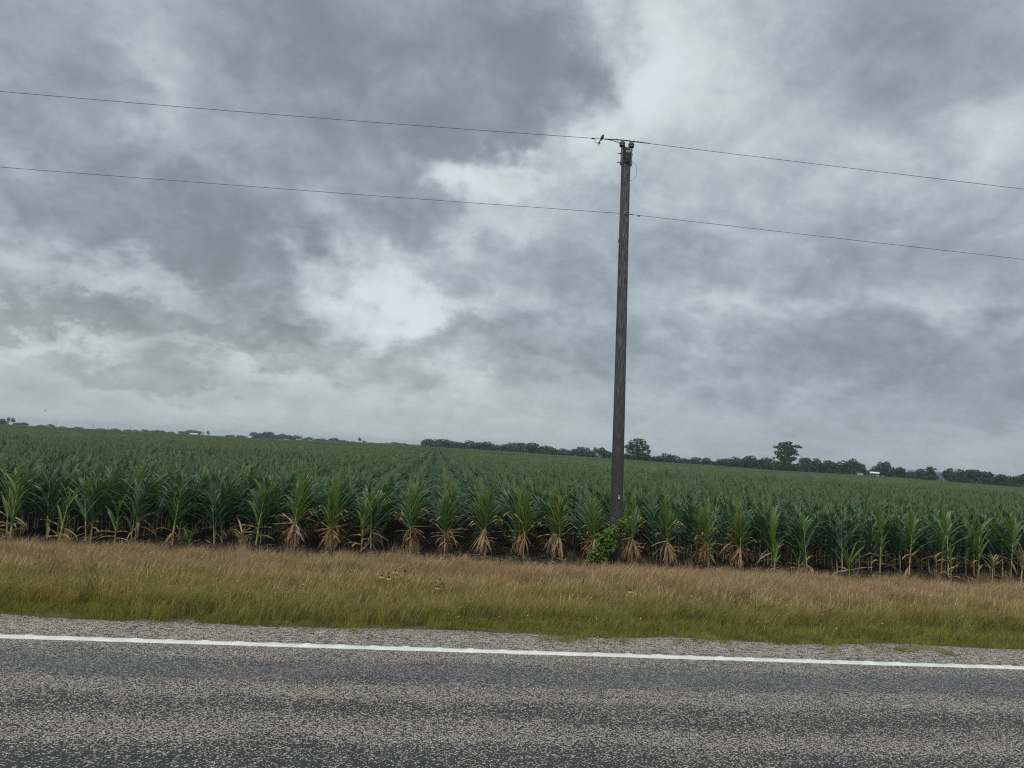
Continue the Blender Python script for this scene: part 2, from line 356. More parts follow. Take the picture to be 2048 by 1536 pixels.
# thick paint laid over rumble bumps: wavy edges and a low swell every 0.27 m
xs = np.concatenate([[-900,-200,-60,-25], np.arange(-14, 18.01, .012), [28,60,200,900]])
ph = (xs/0.272) % 1.0
lump = np.where((xs > -14) & (xs < 18), np.exp(-((ph-.5)/.13)**2), 0)*(.6+.8*vnoise(xs*3.7, xs*0, 31))
e1 = LINE_Y + .052 + lump*.016 + (fbm(xs*9, xs*0, 4, 41)-.5)*.016
e0 = LINE_Y - .052 - lump*.003 + (fbm(xs*9, xs*0+7, 4, 51)-.5)*.014
prof = [(0, -.004), (.02, .003), (.25, .0045), (.5, .005), (.75, .0045), (.98, .003), (1, -.004)]
V = np.concatenate([np.stack([xs, e0+(e1-e0)*t, h+(lump*.010*(math.sin(math.pi*t)) if 0 < t < 1 else 0*xs)], -1) for t, h in prof])
nx = len(xs); ii = np.arange(nx-1)[None, :] + nx*np.arange(len(prof)-1)[:, None]
me = bpy.data.meshes.new('road_marking'); npmesh(me, V, np.stack([ii, ii+1, ii+nx+1, ii+nx], -1).reshape(-1, 4)); me.shade_smooth()
m, n, b = mat('white_paint')
pos = n.add('ShaderNodeNewGeometry').outputs['Position']; px, py, pz = n.sep(pos)
nz = n.noise(pos, 55.0, 4, 0.65); n2_ = n.noise(pos, 7.0, 4, 0.6)
c = n.mix(n.ramp(n2_, 0.3, 0.7), (0.66, 0.65, 0.59), (0.80, 0.79, 0.73))
c = n.mix(n.ramp(nz, 0.63, 0.70, 0, 0.8), c, (0.16, 0.15, 0.135))
u = n.math('FRACT', n.math('DIVIDE', n.math('ADD', px, n.math('MULTIPLY', py, -1.4)), 0.272))
crack = n.math('LESS_THAN', n.math('ABSOLUTE', n.math('SUBTRACT', n.math('ADD', u, n.math('MULTIPLY', n.math('SUBTRACT', nz, 0.5), 0.16)), 0.5)), 0.014)
crack = n.math('MULTIPLY', crack, n.ramp(n.noise(pos, 12.0, 2), 0.42, 0.5))
c = n.mix(n.math('MULTIPLY', crack, 0.6), c, (0.2, 0.19, 0.17))
n.l.new(c, b.inputs['Base Color']); b.inputs['Roughness'].default_value = 0.6
bp = n.add('ShaderNodeBump'); bp.inputs['Strength'].default_value = 0.5; bp.inputs['Distance'].default_value = 0.004
n.l.new(n.noise(pos, 120.0, 3, 0.6), bp.inputs['Height']); n.l.new(bp.outputs[0], b.inputs['Normal'])
me.materials.append(m)
tag(link(bpy.data.objects.new('road_marking', me)), kind='structure')

# ------------------------------------------------------------------ scattering (only for stuff nobody could count)
def protos(name, meshes):
    c = bpy.data.collections.new(name)
    for i, me in enumerate(meshes): c.objects.link(bpy.data.objects.new('%s_%02d' % (name, i), me))
    return c
def scatter(name, pts, idx, rot, scl, coll):
    me = bpy.data.meshes.new(name); k = len(pts)
    me.vertices.add(k); me.vertices.foreach_set('co', np.asarray(pts, np.float32).ravel())
    me.attributes.new('pick', 'INT', 'POINT').data.foreach_set('value', np.asarray(idx, np.int32))
    me.attributes.new('turn', 'FLOAT_VECTOR', 'POINT').data.foreach_set('vector', np.asarray(rot, np.float32).ravel())
    sc_ = np.asarray(scl, np.float32)
    if sc_.ndim == 1: sc_ = np.stack([sc_]*3, -1)
    me.attributes.new('size', 'FLOAT_VECTOR', 'POINT').data.foreach_set('vector', sc_.ravel())
    o = link(bpy.data.objects.new(name, me))
    g = bpy.data.node_groups.new(name + '_scatter', 'GeometryNodeTree')
    g.interface.new_socket('Geometry', in_out='INPUT', socket_type='NodeSocketGeometry')
    g.interface.new_socket('Geometry', in_out='OUTPUT', socket_type='NodeSocketGeometry')
    N = NT(g); gi = N.add('NodeGroupInput'); go = N.add('NodeGroupOutput')
    ci = N.add('GeometryNodeCollectionInfo'); ci.inputs[0].default_value = coll
    ci.inputs['Separate Children'].default_value = True; ci.inputs['Reset Children'].default_value = True
    ip = N.add('GeometryNodeInstanceOnPoints'); ip.inputs['Pick Instance'].default_value = True
    def at(nm, ty):
        a = N.add('GeometryNodeInputNamedAttribute', data_type=ty); a.inputs[0].default_value = nm; return a.outputs[0]
    N.l.new(gi.outputs[0], ip.inputs['Points']); N.l.new(ci.outputs[0], ip.inputs['Instance'])
    N.l.new(at('pick', 'INT'), ip.inputs['Instance Index']); N.l.new(at('turn', 'FLOAT_VECTOR'), ip.inputs['Rotation'])
    N.l.new(at('size', 'FLOAT_VECTOR'), ip.inputs['Scale']); N.l.new(ip.outputs[0], go.inputs[0])
    md = o.modifiers.new('scatter', 'NODES'); md.node_group = g
    o['kind'] = 'stuff'
    return o

# loose stones on the shoulder
M_STONE = simple('loose_stone', (0.46, 0.41, 0.345), 0.9, 0, 0.5, 40.0)
sm = []
for i in range(6):
    bm = bmesh.new(); bmesh.ops.create_icosphere(bm, subdivisions=1, radius=1)
    for v in bm.verts: v.co = Vector((v.co.x*rng.uniform(.6,1.1), v.co.y*rng.uniform(.6,1.1), v.co.z*rng.uniform(.35,.7)))
    me = bpy.data.meshes.new('loose_stone'); bm.to_mesh(me); bm.free(); me.materials.append(M_STONE); sm.append(me)
k = 6500
px_ = rng.uniform(-12, 16, k); t = rng.random(k)
py_ = 6.50 + t*.62 + (fbm(px_*1.3, px_*0, 4, 21)-.5)*.3*t
k2 = 1500
px_ = np.append(px_, rng.uniform(-9, 12, k2)); py_ = np.append(py_, 4 + 2.3*rng.random(k2))
zp = np.where(py_ < 7.0, 0.001, ground_z(px_, py_)+.002); kk = len(px_)
szz = .003 + .006*rng.random(kk)**2; szz[k:] *= .8
o = scatter('loose_gravel', np.stack([px_, py_, zp+szz*.25], -1), rng.integers(0, 6, kk), np.stack([rng.uniform(-.3,.3,kk), rng.uniform(-.3,.3,kk), rng.uniform(0,6.3,kk)], -1), szz, protos('stone_kinds', sm))
tag(o, 'pale loose chippings strewn between white edge line and grass', 'gravel', kind='stuff')
# ------------------------------------------------------------------ maize
M_LEAF = leafy('maize_leaf', rough=0.38, trans=0.28, var=0.22, spec=0.75)
M_STALK = leafy('maize_stalk', rough=0.6, trans=0.0, var=0.15)
M_DRY = leafy('withered_maize_leaf', rough=0.8, trans=0.22, var=0.15, spec=0.15)
M_TASSEL = leafy('maize_tassel', rough=0.8, trans=0.2, var=0.25, spec=0.2)
DK = (0.042, 0.100, 0.070); MD = (0.076, 0.156, 0.074); LT = (0.175, 0.285, 0.072); YL = (0.26, 0.27, 0.055)
BR = (0.32, 0.225, 0.145); BR2 = (0.50, 0.39, 0.265); TS = (0.265, 0.30, 0.165)
def lerp(a, b, t): return tuple(a[i]+(b[i]-a[i])*t for i in range(3))
def leaf(mb, base, az, th, bend, L, Wd, c0, c1=None, seg=7, fold=.25, ruf=.0, kink=None, tip=None):
    """one blade: rises at angle th from the vertical and arches over by bend"""
    p = Vector(base); da = random.uniform(-.5, .5)*(1 if bend > .6 else .4)
    Lp, Cp, Rp, cols = [], [], [], []
    ph = random.uniform(0, 6)
    for i in range(seg+1):
        t = i/seg
        a = az + da*t*t
        if kink is not None: q = th + bend*(0 if t < kink else 1)*min(1, (t-kink)/.12)
        else: q = th + bend*t*t
        dv = Vector((math.sin(q)*math.sin(a), math.sin(q)*math.cos(a), math.cos(q)))
        side = Vector((math.cos(a), -math.sin(a), 0)); nrm = side.cross(dv)
        w = Wd*.5*min(1, .45+t*3)*(1 - max(0, (t-.35)/.65)**2.2)+.0015
        rr = ruf*math.sin(ph+t*19)*Wd
        Lp.append(p - side*w + nrm*(w*fold+rr)); Rp.append(p + side*w + nrm*(w*fold-rr)); Cp.append(p.copy())
        c = lerp(c0, c1 or c0, t)
        if tip and t > tip: c = lerp(c, BR2, min(1, (t-tip)/(1-tip)*1.6))
        cols.append(c); p = p + dv*(L/seg)
    mb.strip(Lp, Cp, None, cols); mb.strip(Cp, Rp, None, cols)
def tassel(mb, p, h, nb=8, col=TS, lean=.05, wd=.006):
    p = Vector(p)
    def br(a, th, L, z0):
        q = p + Vector((0, 0, z0)); pts = [q]
        for i in range(3):
            t = (i+1)/3; e = th*(.6+.6*t)
            pts.append(pts[-1] + Vector((math.sin(e)*math.sin(a)+lean*t, math.sin(e)*math.cos(a), math.cos(e)))*(L/3))
        mb.tube(pts, [wd*.6, wd, wd*.9, wd*.3], 3, lerp(col, (col[0]*.7, col[1]*.95, col[2]*.8), random.random()), cap=False)
    br(0, .05, h, 0)
    for i in range(nb): br(random.uniform(0, 6.28), random.uniform(.06, .26), h*random.uniform(.4, .65), h*random.uniform(.12, .38))
def maize(kind, seed, join=False, lod=0):
    """stalk, foliage, tassel and, where the plant has them, withered leaves"""
    random.seed(seed)
    S, Lf, T, D = MB(), MB(), MB(), MB()
    if join: Lf = T = D = S
    own = r_own = random.random()
    r = random.uniform
    if kind in ('tall', 'skirt', 'pale'):
        h = {'tall': 1.05, 'skirt': 1.10, 'pale': 1.0}[kind]*r(.90, 1.07)
        n = {'tall': 16, 'skirt': 32, 'pale': 14}[kind]
        if lod: n = 9
        c_lo, c_hi = {'tall': (DK, MD), 'skirt': (lerp(MD, LT, .15+.5*own), lerp((0.235, 0.345, 0.092), YL, .3*own)), 'pale': (MD, LT)}[kind]
        lx = r(-.02, .05)
        sc_ = lerp(c_hi, BR2, .35)
        S.tube([(0,0,-.03), (lx*.3,0,h*.35), (lx,0,h)], [.014,.012,.006], 4 if lod else 6, None, cap=False)
        nf = len(S.f)
        for i in range(len(S.c)): S.c[i] = lerp(BR2 if kind != 'tall' else lerp(LT, BR2, .5), c_hi, min(1, (i//(4 if lod else 6))*.9))
        z0 = {'tall': .20, 'skirt': .46, 'pale': .40}[kind]; base = math.pi/2 + (r(-.6, .6) if kind == 'tall' else 0)
        for i in range(n):
            t = i/(n-1); z = z0 + (h-z0)*t
            a = base + math.pi*i + r(-.8, .8)
            th = (.62 - .34*t)*r(.8, 1.2); L = (.70 - .52*t + .12*math.sin(t*3.1))*r(.88, 1.12)
            if kind == 'skirt': th = (.46-.30*t)*r(.4, 1.35); bend = r(.0, 1.0)*(1.0-.6*t); L = (.54-.24*t)*r(.85, 1.15)
            elif kind == 'pale': bend = r(.3, 1.2)
            else: bend = r(.7, 2.1)*(1.05-.5*t); L *= 1.08
            c = lerp(c_lo, c_hi, min(1, max(0, t*.9+r(-.35, .35))))
            leaf(Lf, (lx*z/h, 0, z), a, th, bend, L, r(.036, .058) if kind == 'skirt' else r(.05, .078), c, lerp(c, LT, .25), 5 if lod else 7, fold=r(.15, .45), ruf=0 if lod else .05, tip=.85 if random.random() < .25 else None)
        if kind == 'skirt':
            for i in range(2):
                leaf(Lf, (0,0,z0+.05*i), r(0,1)*.6+(math.pi/2 if i else -math.pi/2), r(.2,.5), r(.3,.7), .38, .05, YL, LT, 6)
        tassel(T, (lx, 0, h-.02), r(.34, .42), 6 if lod else 8, col=TS if kind == 'tall' else lerp(TS, LT, .5), wd=.0058)
        if kind == 'skirt':
            heavy = r(.5, 1.0); side_ = r(0, 6.28)
            for i in range(int(26*heavy)):            # the dead lower leaves hang to the ground
                z = r(.22, .52)
                a = side_ + random.gauss(0, 1.6)
                leaf(D, (0, 0, z), a, r(2.15, 2.85) if random.random() < .8 else r(1.2, 1.9), r(-.1, .7), z*r(.8, 1.2), r(.018, .05), lerp(BR, BR2, r(0, 1)), lerp(BR, (.25,.14,.08), r(0,1)), 6, fold=r(.5, 1.1), ruf=.14)
            for i in range(3):
                a = random.choice((-1, 1))*math.pi/2 + r(-.5, .5)
                leaf(D, (0, 0, r(.42, .7)), a, r(.7, 1.1), r(1.1, 1.5), r(.38, .52), r(.035, .05), lerp(LT, BR2, .5), BR2, 9, fold=.6, ruf=.1, kink=r(.5, .7))
        elif kind == 'pale' and not lod:
            for i in range(5):
                leaf(D, (0, 0, r(.12, .42)), r(0, 6.28), r(.9, 2.3), r(.4, 1.4), r(.28, .5), r(.03, .05), lerp(BR, BR2, r(0,1)), BR, 6, fold=.8, ruf=.12)
        elif kind == 'tall' and not lod and not join:
            for i in range(2):
                leaf(D, (0, 0, r(.08, .34)), r(0, 6.28), r(1.0, 2.4), r(.4, 1.0), r(.22, .42), r(.025, .04), lerp(BR, MD, r(0,.6)), BR, 5, fold=.8, ruf=.1)
    elif kind == 'lean':                              # starved plant at the field edge: few upright pale leaves
        h = .62*r(.9, 1.1)
        S.tube([(0,0,-.03), (.01,0,h*.5), (.03,0,h)], [.013,.011,.005], 6, lerp(LT, BR2, .4), cap=False)
        for i in range(8):
            t = i/7; leaf(Lf, (.02*t, 0, .18+(h-.18)*t), math.pi/2+math.pi*i+r(-.6,.6), r(.15,.5), r(.2,1.1), r(.3,.44), r(.04,.06), lerp(MD, LT, r(.2,1)), lerp(LT, YL, .3), 6, ruf=.05, tip=.8 if random.random()<.3 else None)
        for i in range(4): leaf(D, (0,0,r(.1,.25)), r(0,6.28), r(.8,2.2), r(.6,1.2), r(.2,.36), .035, BR2, BR, 6, fold=.8, ruf=.12)
        tassel(T, (.03, 0, h), .2, 4, col=LT)
    elif kind == 'fan':                               # low plant, a fan of long yellow-green leaves
        h = .26
        S.tube([(0,0,-.03), (0,0,h)], [.018,.012], 6, YL, cap=False)
        for i in range(15):
            a = math.pi/2 + math.pi*i + r(-.5, .5); th = r(.05, .75)
            leaf(Lf, (0,0,.12+.14*i/14), a, th, r(.1,.7), r(.42,.66), r(.045,.06), lerp(LT, YL, r(0,.7)), LT, 7, ruf=.03, tip=.75 if random.random()<.3 else None)
        for i in range(5): leaf(D, (0,0,.14), r(0,6.28), r(1.2,1.7), r(.2,.6), r(.35,.55), .045, BR2, BR, 7, fold=.6, ruf=.1)
    elif kind == 'dry':                               # bleached plant, dead but for a little green
        h = .6*r(.9, 1.1)
        S.tube([(0,0,-.03), (.0,0,h*.5), (.02,0,h)], [.014,.011,.005], 6, BR2, cap=False)
        for i in range(4): leaf(Lf, (0,0,h*.55), math.pi/2+math.pi*i+r(-.7,.7), r(.2,.5), r(.1,.6), r(.25,.4), .05, YL, LT, 6, tip=.6)
        for i in range(11):
            leaf(D, (0,0,r(.2,h)), math.pi/2+math.pi*i+r(-.8,.8), r(.35,1.2), r(.1,1.0), r(.2,.42), r(.03,.05), BR2, lerp(BR, BR2, .5), 6, fold=.7, ruf=.1)
    elif kind == 'sprout':
        S.tube([(0,0,-.03), (.01,0,.26)], [.011,.006], 6, LT, cap=False)
        for i in range(7): leaf(Lf, (0,0,.08+.025*i), math.pi/2+math.pi*i+r(-.5,.5), r(.25,.7), r(.1,.6), r(.2,.34), r(.03,.04), lerp(MD, LT, r(.3,1)), LT, 6)
    if join: return S.data('maize_%s' % kind, M_LEAF)
    out = [('stalk', S.data('stalk', M_STALK, True)), ('foliage', Lf.data('foliage', M_LEAF, True))]
    if T.f: out.append(('tassel', T.data('tassel', M_TASSEL)))
    if D.f: out.append(('withered_leaves', D.data('withered_leaves', M_DRY, True)))
    return out
KIT = {}
for kd, nv in (('tall', 9), ('skirt', 9), ('pale', 6), ('lean', 4), ('fan', 1), ('dry', 2), ('sprout', 1)):
    KIT[kd] = [maize(kd, 100+17*i+len(kd)) for i in range(nv)]
def grow(kind, var, x, y, rz, s, label, group):
    o = empty('maize_plant', (x, y, gz(x, y)), rz, (s, s, s))
    tag(o, label, 'maize plant', group)
    lib = KIT[kind]
    o.rotation_euler = (random.uniform(-.05, .05), random.uniform(-.06, .09), rz)
    for nm, me in lib[var % len(lib)]: link(bpy.data.objects.new(nm, me), o)
    return o
ORD = ['first','second','third','fourth','fifth','sixth','seventh','eighth','ninth','tenth','eleventh','twelfth','thirteenth','fourteenth','fifteenth','sixteenth','seventeenth','eighteenth','nineteenth','twentieth']
rng = np.random.default_rng(11); random.seed(11)
# row index k -> what stands at its end.  x = ROW0 + k*ROWD; the pole stands between k=4 and k=5
END = {-4:'skirt',-3:'skirt',-2:'pale',-1:'skirt',0:'skirt',1:'skirt',2:'skirt',3:'skirt',4:'skirt',5:'skirt',6:'skirt',7:'skirt',8:'skirt'}
LOOK = {'skirt': 'bushy maize plant skirted with withered leaves', 'pale': 'thin pale maize plant',
        'tall': 'tall dark maize plant', 'lean': 'lean starved maize plant'}
DEEP = 9; n_ind = 0
row_ks = list(range(-15, 18))
row_pts = {}
for k in row_ks:
    xr = ROW0 + k*ROWD
    nm = '%s row %s of the pole' % (ORD[4-k] if k <= 4 else ORD[k-5], 'left' if k <= 4 else 'right')
    y = FIELD_Y + rng.uniform(-.16, .16) - (.25 if k < -11 else 0)
    for j in range(DEEP):
        if j == 0: kd = END.get(k) or random.choice(('tall', 'pale', 'lean', 'pale', 'tall'))
        elif j < 3: kd = 'skirt' if (k in END and END[k] == 'skirt' and j < 3) else ('pale' if random.random() < .3 else 'tall')
        elif j < 5: kd = 'pale' if (k in END and random.random() < .35) else 'tall'
        else: kd = 'tall'
        s = {'tall': 1.0, 'skirt': 1.0, 'pale': 1.05, 'lean': 1.4}[kd]*rng.uniform(.84, 1.09)
        if k < -4: s *= 1.03
        if j == 0 and kd == 'tall': s *= .97
        if k == 8 and j < 2: s *= .9
        if k == 4 and j < 3: s *= .95
        if j == 0: label = LOOK[kd] + ', end of ' + nm
        else: label = {'skirt': 'bushy maize plant, ', 'pale': 'pale maize plant, ', 'tall': 'dark maize plant, '}[kd] + ORD[j-1] + ' behind the end of ' + nm
        rz = rng.uniform(-.35, .35) + (math.pi if rng.random() < .5 else 0) 
        grow(kd, int(rng.integers(0, 99)), xr + rng.uniform(-.05, .05), y, rz, s, label, 'maize plants at the near edge of the field')
        n_ind += 1
        y += rng.uniform(.12, .26)
    row_pts[k] = y
# odd plants standing in front of the row ends
for kd, v, x, y, s, lab in [
    ('lean', 0, -7.62, 14.55, 1.25, 'tall lean bright green maize plant near the left edge of the photo'),
    ('lean', 1, -6.75, 14.5, 1.2, 'lean grey-green maize plant, second from the left before the dark rows'),
    ('lean', 2, -5.75, 14.45, 1.05, 'lean maize plant with yellow-green middle leaves, left of the sprout'),
    ('sprout', 0, -4.42, 14.42, 1.25, 'small bright green maize sprout standing alone before the dark rows'),
    ('dry', 0, -3.50, 14.4, .75, 'short yellow and bleached maize plant left of the brown-skirted plants'),
    ('lean', 3, -1.32, 14.9, 1.25, 'lean green maize plant between the third and fourth brown-skirted plants'),
    ('lean', 0, 5.68, 14.85, .62, 'small bright yellow-green maize plant among brown leaves right of the pole'),
    ('lean', 1, 7.02, 14.75, .8, 'short maize plant left of the low fan-shaped plant'),
    ('fan', 0, 8.5, 14.5, 1.0, 'low fan-shaped yellow-green maize plant right of the pole'),
    ('lean', 2, 7.55, 14.8, .85, 'short yellow-green maize plant close to the fan-shaped plant'),
    ('lean', 3, 10.75, 14.55, .85, 'thin pale maize plant with curled leaves, right of the fan-shaped plant'),
    ('dry', 1, 11.62, 14.5, .95, 'thin pale maize plant with bent brown leaf, second from the right edge'),
    ('dry', 0, 12.3, 14.55, 1.15, 'bleached brown maize plant at the right edge of the photo')]:
    grow(kd, v, x, y, rng.uniform(-.4, .4), s, lab, 'stunted maize plants before the rows'); n_ind += 1

# the rest of the field, one object
nearp = [maize('tall', 300+i, join=True) for i in range(6)]
lodp = []
for i in range(4):                                    # a metre of row, seen from far away
    random.seed(500+i); mb = MB()
    for j in range(6):
        yy = -.5 + j/6 + random.uniform(-.04, .04); h = random.uniform(.98, 1.08); xx = random.uniform(-.05, .05)
        for q in range(6):
            leaf(mb, (xx, yy, h*(.40+.09*q)), random.gauss(0, .7) + math.pi*(q+.5), random.uniform(.3, .6), random.uniform(.8, 2.0), .62-.07*q, .075, lerp(DK, MD, random.random()), MD, 3)
        tassel(mb, (xx, yy, h-.02), random.uniform(.34, .42), 4, wd=.011)
    lodp.append(mb.data('maize_row', M_LEAF))
farp = []
for i in range(4):                                    # a bed of three rows, 4 m long
    random.seed(600+i); mb = MB()
    for rr_ in (-1, 0, 1):
        for j in range(22):
            yy = -2 + 4*j/22; h = random.uniform(1.0, 1.1); xx = rr_*ROWD + random.uniform(-.1, .1)
            for q in range(2):
                leaf(mb, (xx, yy, h*(.6+.15*q)), random.uniform(0, 6.28), random.uniform(.3, .7), random.uniform(.5, 1.7), .45, .16, lerp(DK, MD, random.random()), MD, 2)
            tassel(mb, (xx, yy, h-.02), random.uniform(.32, .40), 2, col=lerp(TS, MD, .35), wd=.018)
    farp.append(mb.data('maize_bed', M_LEAF))
P_, I_, Rt, Sz = [], [], [], []
def addp(x, y, i, rz, s): P_.append((x, y, 0)); I_.append(i); Rt.append((rng.uniform(-.03, .03), rng.uniform(-.02, .07), rz)); Sz.append(s)
NEAR_END, MID_END, FAR_END = 44, 112, 352
for k in range(-60, 90):
    xr = ROW0 + k*ROWD
    y = row_pts.get(k, FIELD_Y + rng.uniform(-.1, .1))
    y0 = max(y, (abs(xr)/ (1.15 if xr > 0 else .85)) - 1.5)
    y = y + math.ceil(max(0, y0-y)/.19)*.19
    while y < NEAR_END:
        addp(xr + rng.normal(0, .015), y, int(rng.integers(0, 6)), rng.uniform(-.5, .5) + math.pi*int(rng.integers(0, 2)), rng.uniform(.94, 1.05)*(1.03 if k < -4 else 1))
        y += rng.uniform(.16, .22)
for k in range(-140, 200):
    xr = ROW0 + k*ROWD; y = NEAR_END + .4 + rng.uniform(-.1, .1)
    y0 = abs(xr)/(1.15 if xr > 0 else .85) - 2
    y += math.ceil(max(0, y0-y))
    while y < MID_END:
        addp(xr + rng.normal(0, .015), y, 6+int(rng.integers(0, 4)), math.pi*int(rng.integers(0, 2)), rng.uniform(.93, 1.06)); y += 1.0
for k in range(-110, 160):
    xr = ROW0 + k*3*ROWD; y = MID_END + 1.5
    y0 = abs(xr)/(1.15 if xr > 0 else .85) - 4
    y += math.ceil(max(0, y0-y)/4)*4
    while math.hypot(xr, y) < FAR_END - 18*max(0, (xr/180 if xr > 0 else 0)) - 50*max(0, min(1, (xr-150)/90)):
        addp(xr, y, 10+int(rng.integers(0, 4)), math.pi*int(rng.integers(0, 2)), rng.uniform(.94, 1.06)); y += 4.0
P_ = np.array(P_); P_[:, 2] = ground_z(P_[:, 0], P_[:, 1])
# a very gentle swell in crop height over the whole field
Sz = np.array(Sz)*(1 + (fbm(P_[:, 0]/9, P_[:, 1]/22, 3, 77)-.5)*.16)
o = scatter('maize_field', P_, I_, Rt, Sz, protos('maize_kinds', nearp + lodp + farp))
tag(o, 'dense dark green maize field with tan tassels running in rows to the tree line', 'maize field', kind='stuff')
print('maize individuals', n_ind, 'field instances', len(P_))

# ------------------------------------------------------------------ verge grass
def dry_patch(n, pos, c): return c
M_GRASS = leafy('verge_grass', rough=0.7, trans=0.25, var=0.22, spec=0.2)
GR1 = (0.175, 0.205, 0.048); GR2 = (0.30, 0.27, 0.075); OL = (0.36, 0.29, 0.105); TN = (0.40, 0.285, 0.170); TN2 = (0.60, 0.45, 0.29); RD = (0.33, 0.21, 0.13)
def clump(kind, seed):
    random.seed(seed); mb = MB(); r = random.uniform
    spec_ = {'short': (90, .04, .12, .003, (GR1, GR2)), 'green': (88, .10, .25, .0028, (GR1, OL)), 'olive': (84, .14, .28, .0025, (GR2, OL)),
             'tan': (80, .18, .34, .0024, (OL, TN)), 'weed': (30, .15, .32, .008, (GR1, (0.06,0.12,0.03)))}[kind]
    n, h0, h1, w, (ca, cb) = spec_
    for i in range(n):
        a = r(0, 6.28); q = math.sqrt(random.random())*.13; bx_, by_ = q*math.cos(a), q*math.sin(a)
        h = r(h0, h1); lean = r(-.28, .46)*h; ly = r(-.3, .3)*h; c = lerp(ca, cb, random.random()); c = lerp((0,0,0), c, r(.55, 1.3)); az = r(0, 3.14)
        sx, sy = math.cos(az)*w/2, math.sin(az)*w/2
        if kind in ('tan', 'olive') and random.random() < (.62 if kind == 'tan' else .25):        # seed-head stem
            ct = lerp((0,0,0), lerp(TN, TN2, random.random()) if random.random() < .75 else RD, r(.7, 1.25)); h *= r(.95, 1.3)
            pts = [(bx_, by_, 0), (bx_+lean*.3, by_+ly*.3, h*.55), (bx_+lean*.75, by_+ly*.7, h*.82), (bx_+lean*1.25, by_+ly, h)]
            ws = [.7, .6, 1.6, .5]; cc = [lerp(c, TN, .3), lerp(c, TN, .6), ct]
        else:
            pts = [(bx_, by_, 0), (bx_+lean*.3, by_+ly*.3, h*.5), (bx_+lean*.8, by_+ly*.7, h*.82), (bx_+lean*1.5, by_+ly*1.3, h*.97)]
            ws = [1, 1, .7, .15]; cc = [c, c, lerp(c, cb, .5)]
        mb.strip([(p[0]-sx*s_, p[1]-sy*s_, p[2]) for p, s_ in zip(pts, ws)], [(p[0]+sx*s_, p[1]+sy*s_, p[2]) for p, s_ in zip(pts, ws)], None, cc)
    return mb.data('grass_'+kind, M_GRASS)
kinds = ['short']*3 + ['green']*3 + ['olive']*3 + ['tan']*4 + ['weed']*2
gm = [clump(k_, 900+i) for i, k_ in enumerate(kinds)]
rng = np.random.default_rng(21)
N_ = 21000
gx = rng.uniform(-13, 18, N_); gy = rng.uniform(6.85, 13.2, N_)
yy = gy + (fbm(gx*.5, gy*.8, 3, 61)-.5)*2.6 + (fbm(gx*2, gy*2, 3, 62)-.5)*1.2 - np.clip((gx-4)/9, 0, 1)*.55
edge = 7.08 + (fbm(gx*1.3, gx*0, 4, 21)-.5)*.3 + (fbm(gx*3, gx*0+5, 3, 23)-.5)*.35
far_e = 12.25 + (fbm(gx*.9, gx*0+3, 3, 24)-.5)*.7
thin = rng.random(N_) < np.clip((far_e+.45-gy)/.5, 0, 1)
ok = (gy > edge) & thin
pick = np.where(yy < 7.85, rng.integers(0, 3, N_), np.where(yy < 9.1, rng.integers(3, 6, N_), np.where(yy < 10.2, rng.integers(6, 9, N_), rng.integers(9, 13, N_))))
mixr = rng.random(N_)
pick = np.where((mixr < .22) & (yy > 7.9), rng.integers(6, 9, N_), pick)
pick = np.where((mixr > .96) & (yy > 7.8) & (fbm(gx*.8, gy*.8, 2, 66) > .5), 13+rng.integers(0, 2, N_), pick)
pick = np.where((mixr < .35) & (gx > 6.5) & (yy > 9.3), rng.integers(3, 9, N_), pick)
sz = rng.uniform(.8, 1.15, N_)*np.where(gy < edge+.25, .65, 1)
sz = sz*(1+(fbm(gx*1.5, gy*1.5, 3, 71)-.5)*.7)*(1-.15*np.clip((gy-10.6)/1.2, 0, 1))*(1-.2*np.clip((gy-far_e)/.3, 0, 1))
sel = np.where(ok)[0]
zg = ground_z(gx, gy)
o = scatter('verge_grass', np.stack([gx, gy, zg-.005], -1)[sel], pick[sel], np.stack([rng.uniform(-.1,.1,N_), rng.uniform(-.02,.2,N_), rng.uniform(-.6,.6,N_)], -1)[sel], sz[sel], protos('grass_kinds', gm))
tag(o, 'rough verge grass, green by the road and tan with seed heads by the field', 'grass', kind='stuff')
# weeds creeping over the shoulder edge, thin dry stems on the bare soil
M2 = 1900
wx = rng.uniform(-12, 16, M2); wy = np.where(rng.random(M2) < .4, rng.uniform(6.72, 7.2, M2), 12.5+rng.exponential(.55, M2))
keep = (wy > 8) | (fbm(wx*1.5, wx*0+9, 3, 29) > .52)
wx, wy = wx[keep], wy[keep]; kk = len(wx)
o = scatter('sparse_weeds', np.stack([wx, wy, np.where(wy < 7.05, .0, ground_z(wx, wy))], -1), np.where(wy < 8, rng.integers(0, 3, kk), 6), np.stack([rng.uniform(-.3,.3,kk), rng.uniform(-.3,.3,kk), rng.uniform(0,6,kk)], -1), np.where(wy < 8, .55, .75)*rng.uniform(.5, 1.2, kk), protos('weed_kinds', gm[:6]+[gm[9]]))
tag(o, 'scattered small weeds on the gravel edge and the bare soil', 'weeds', kind='stuff')
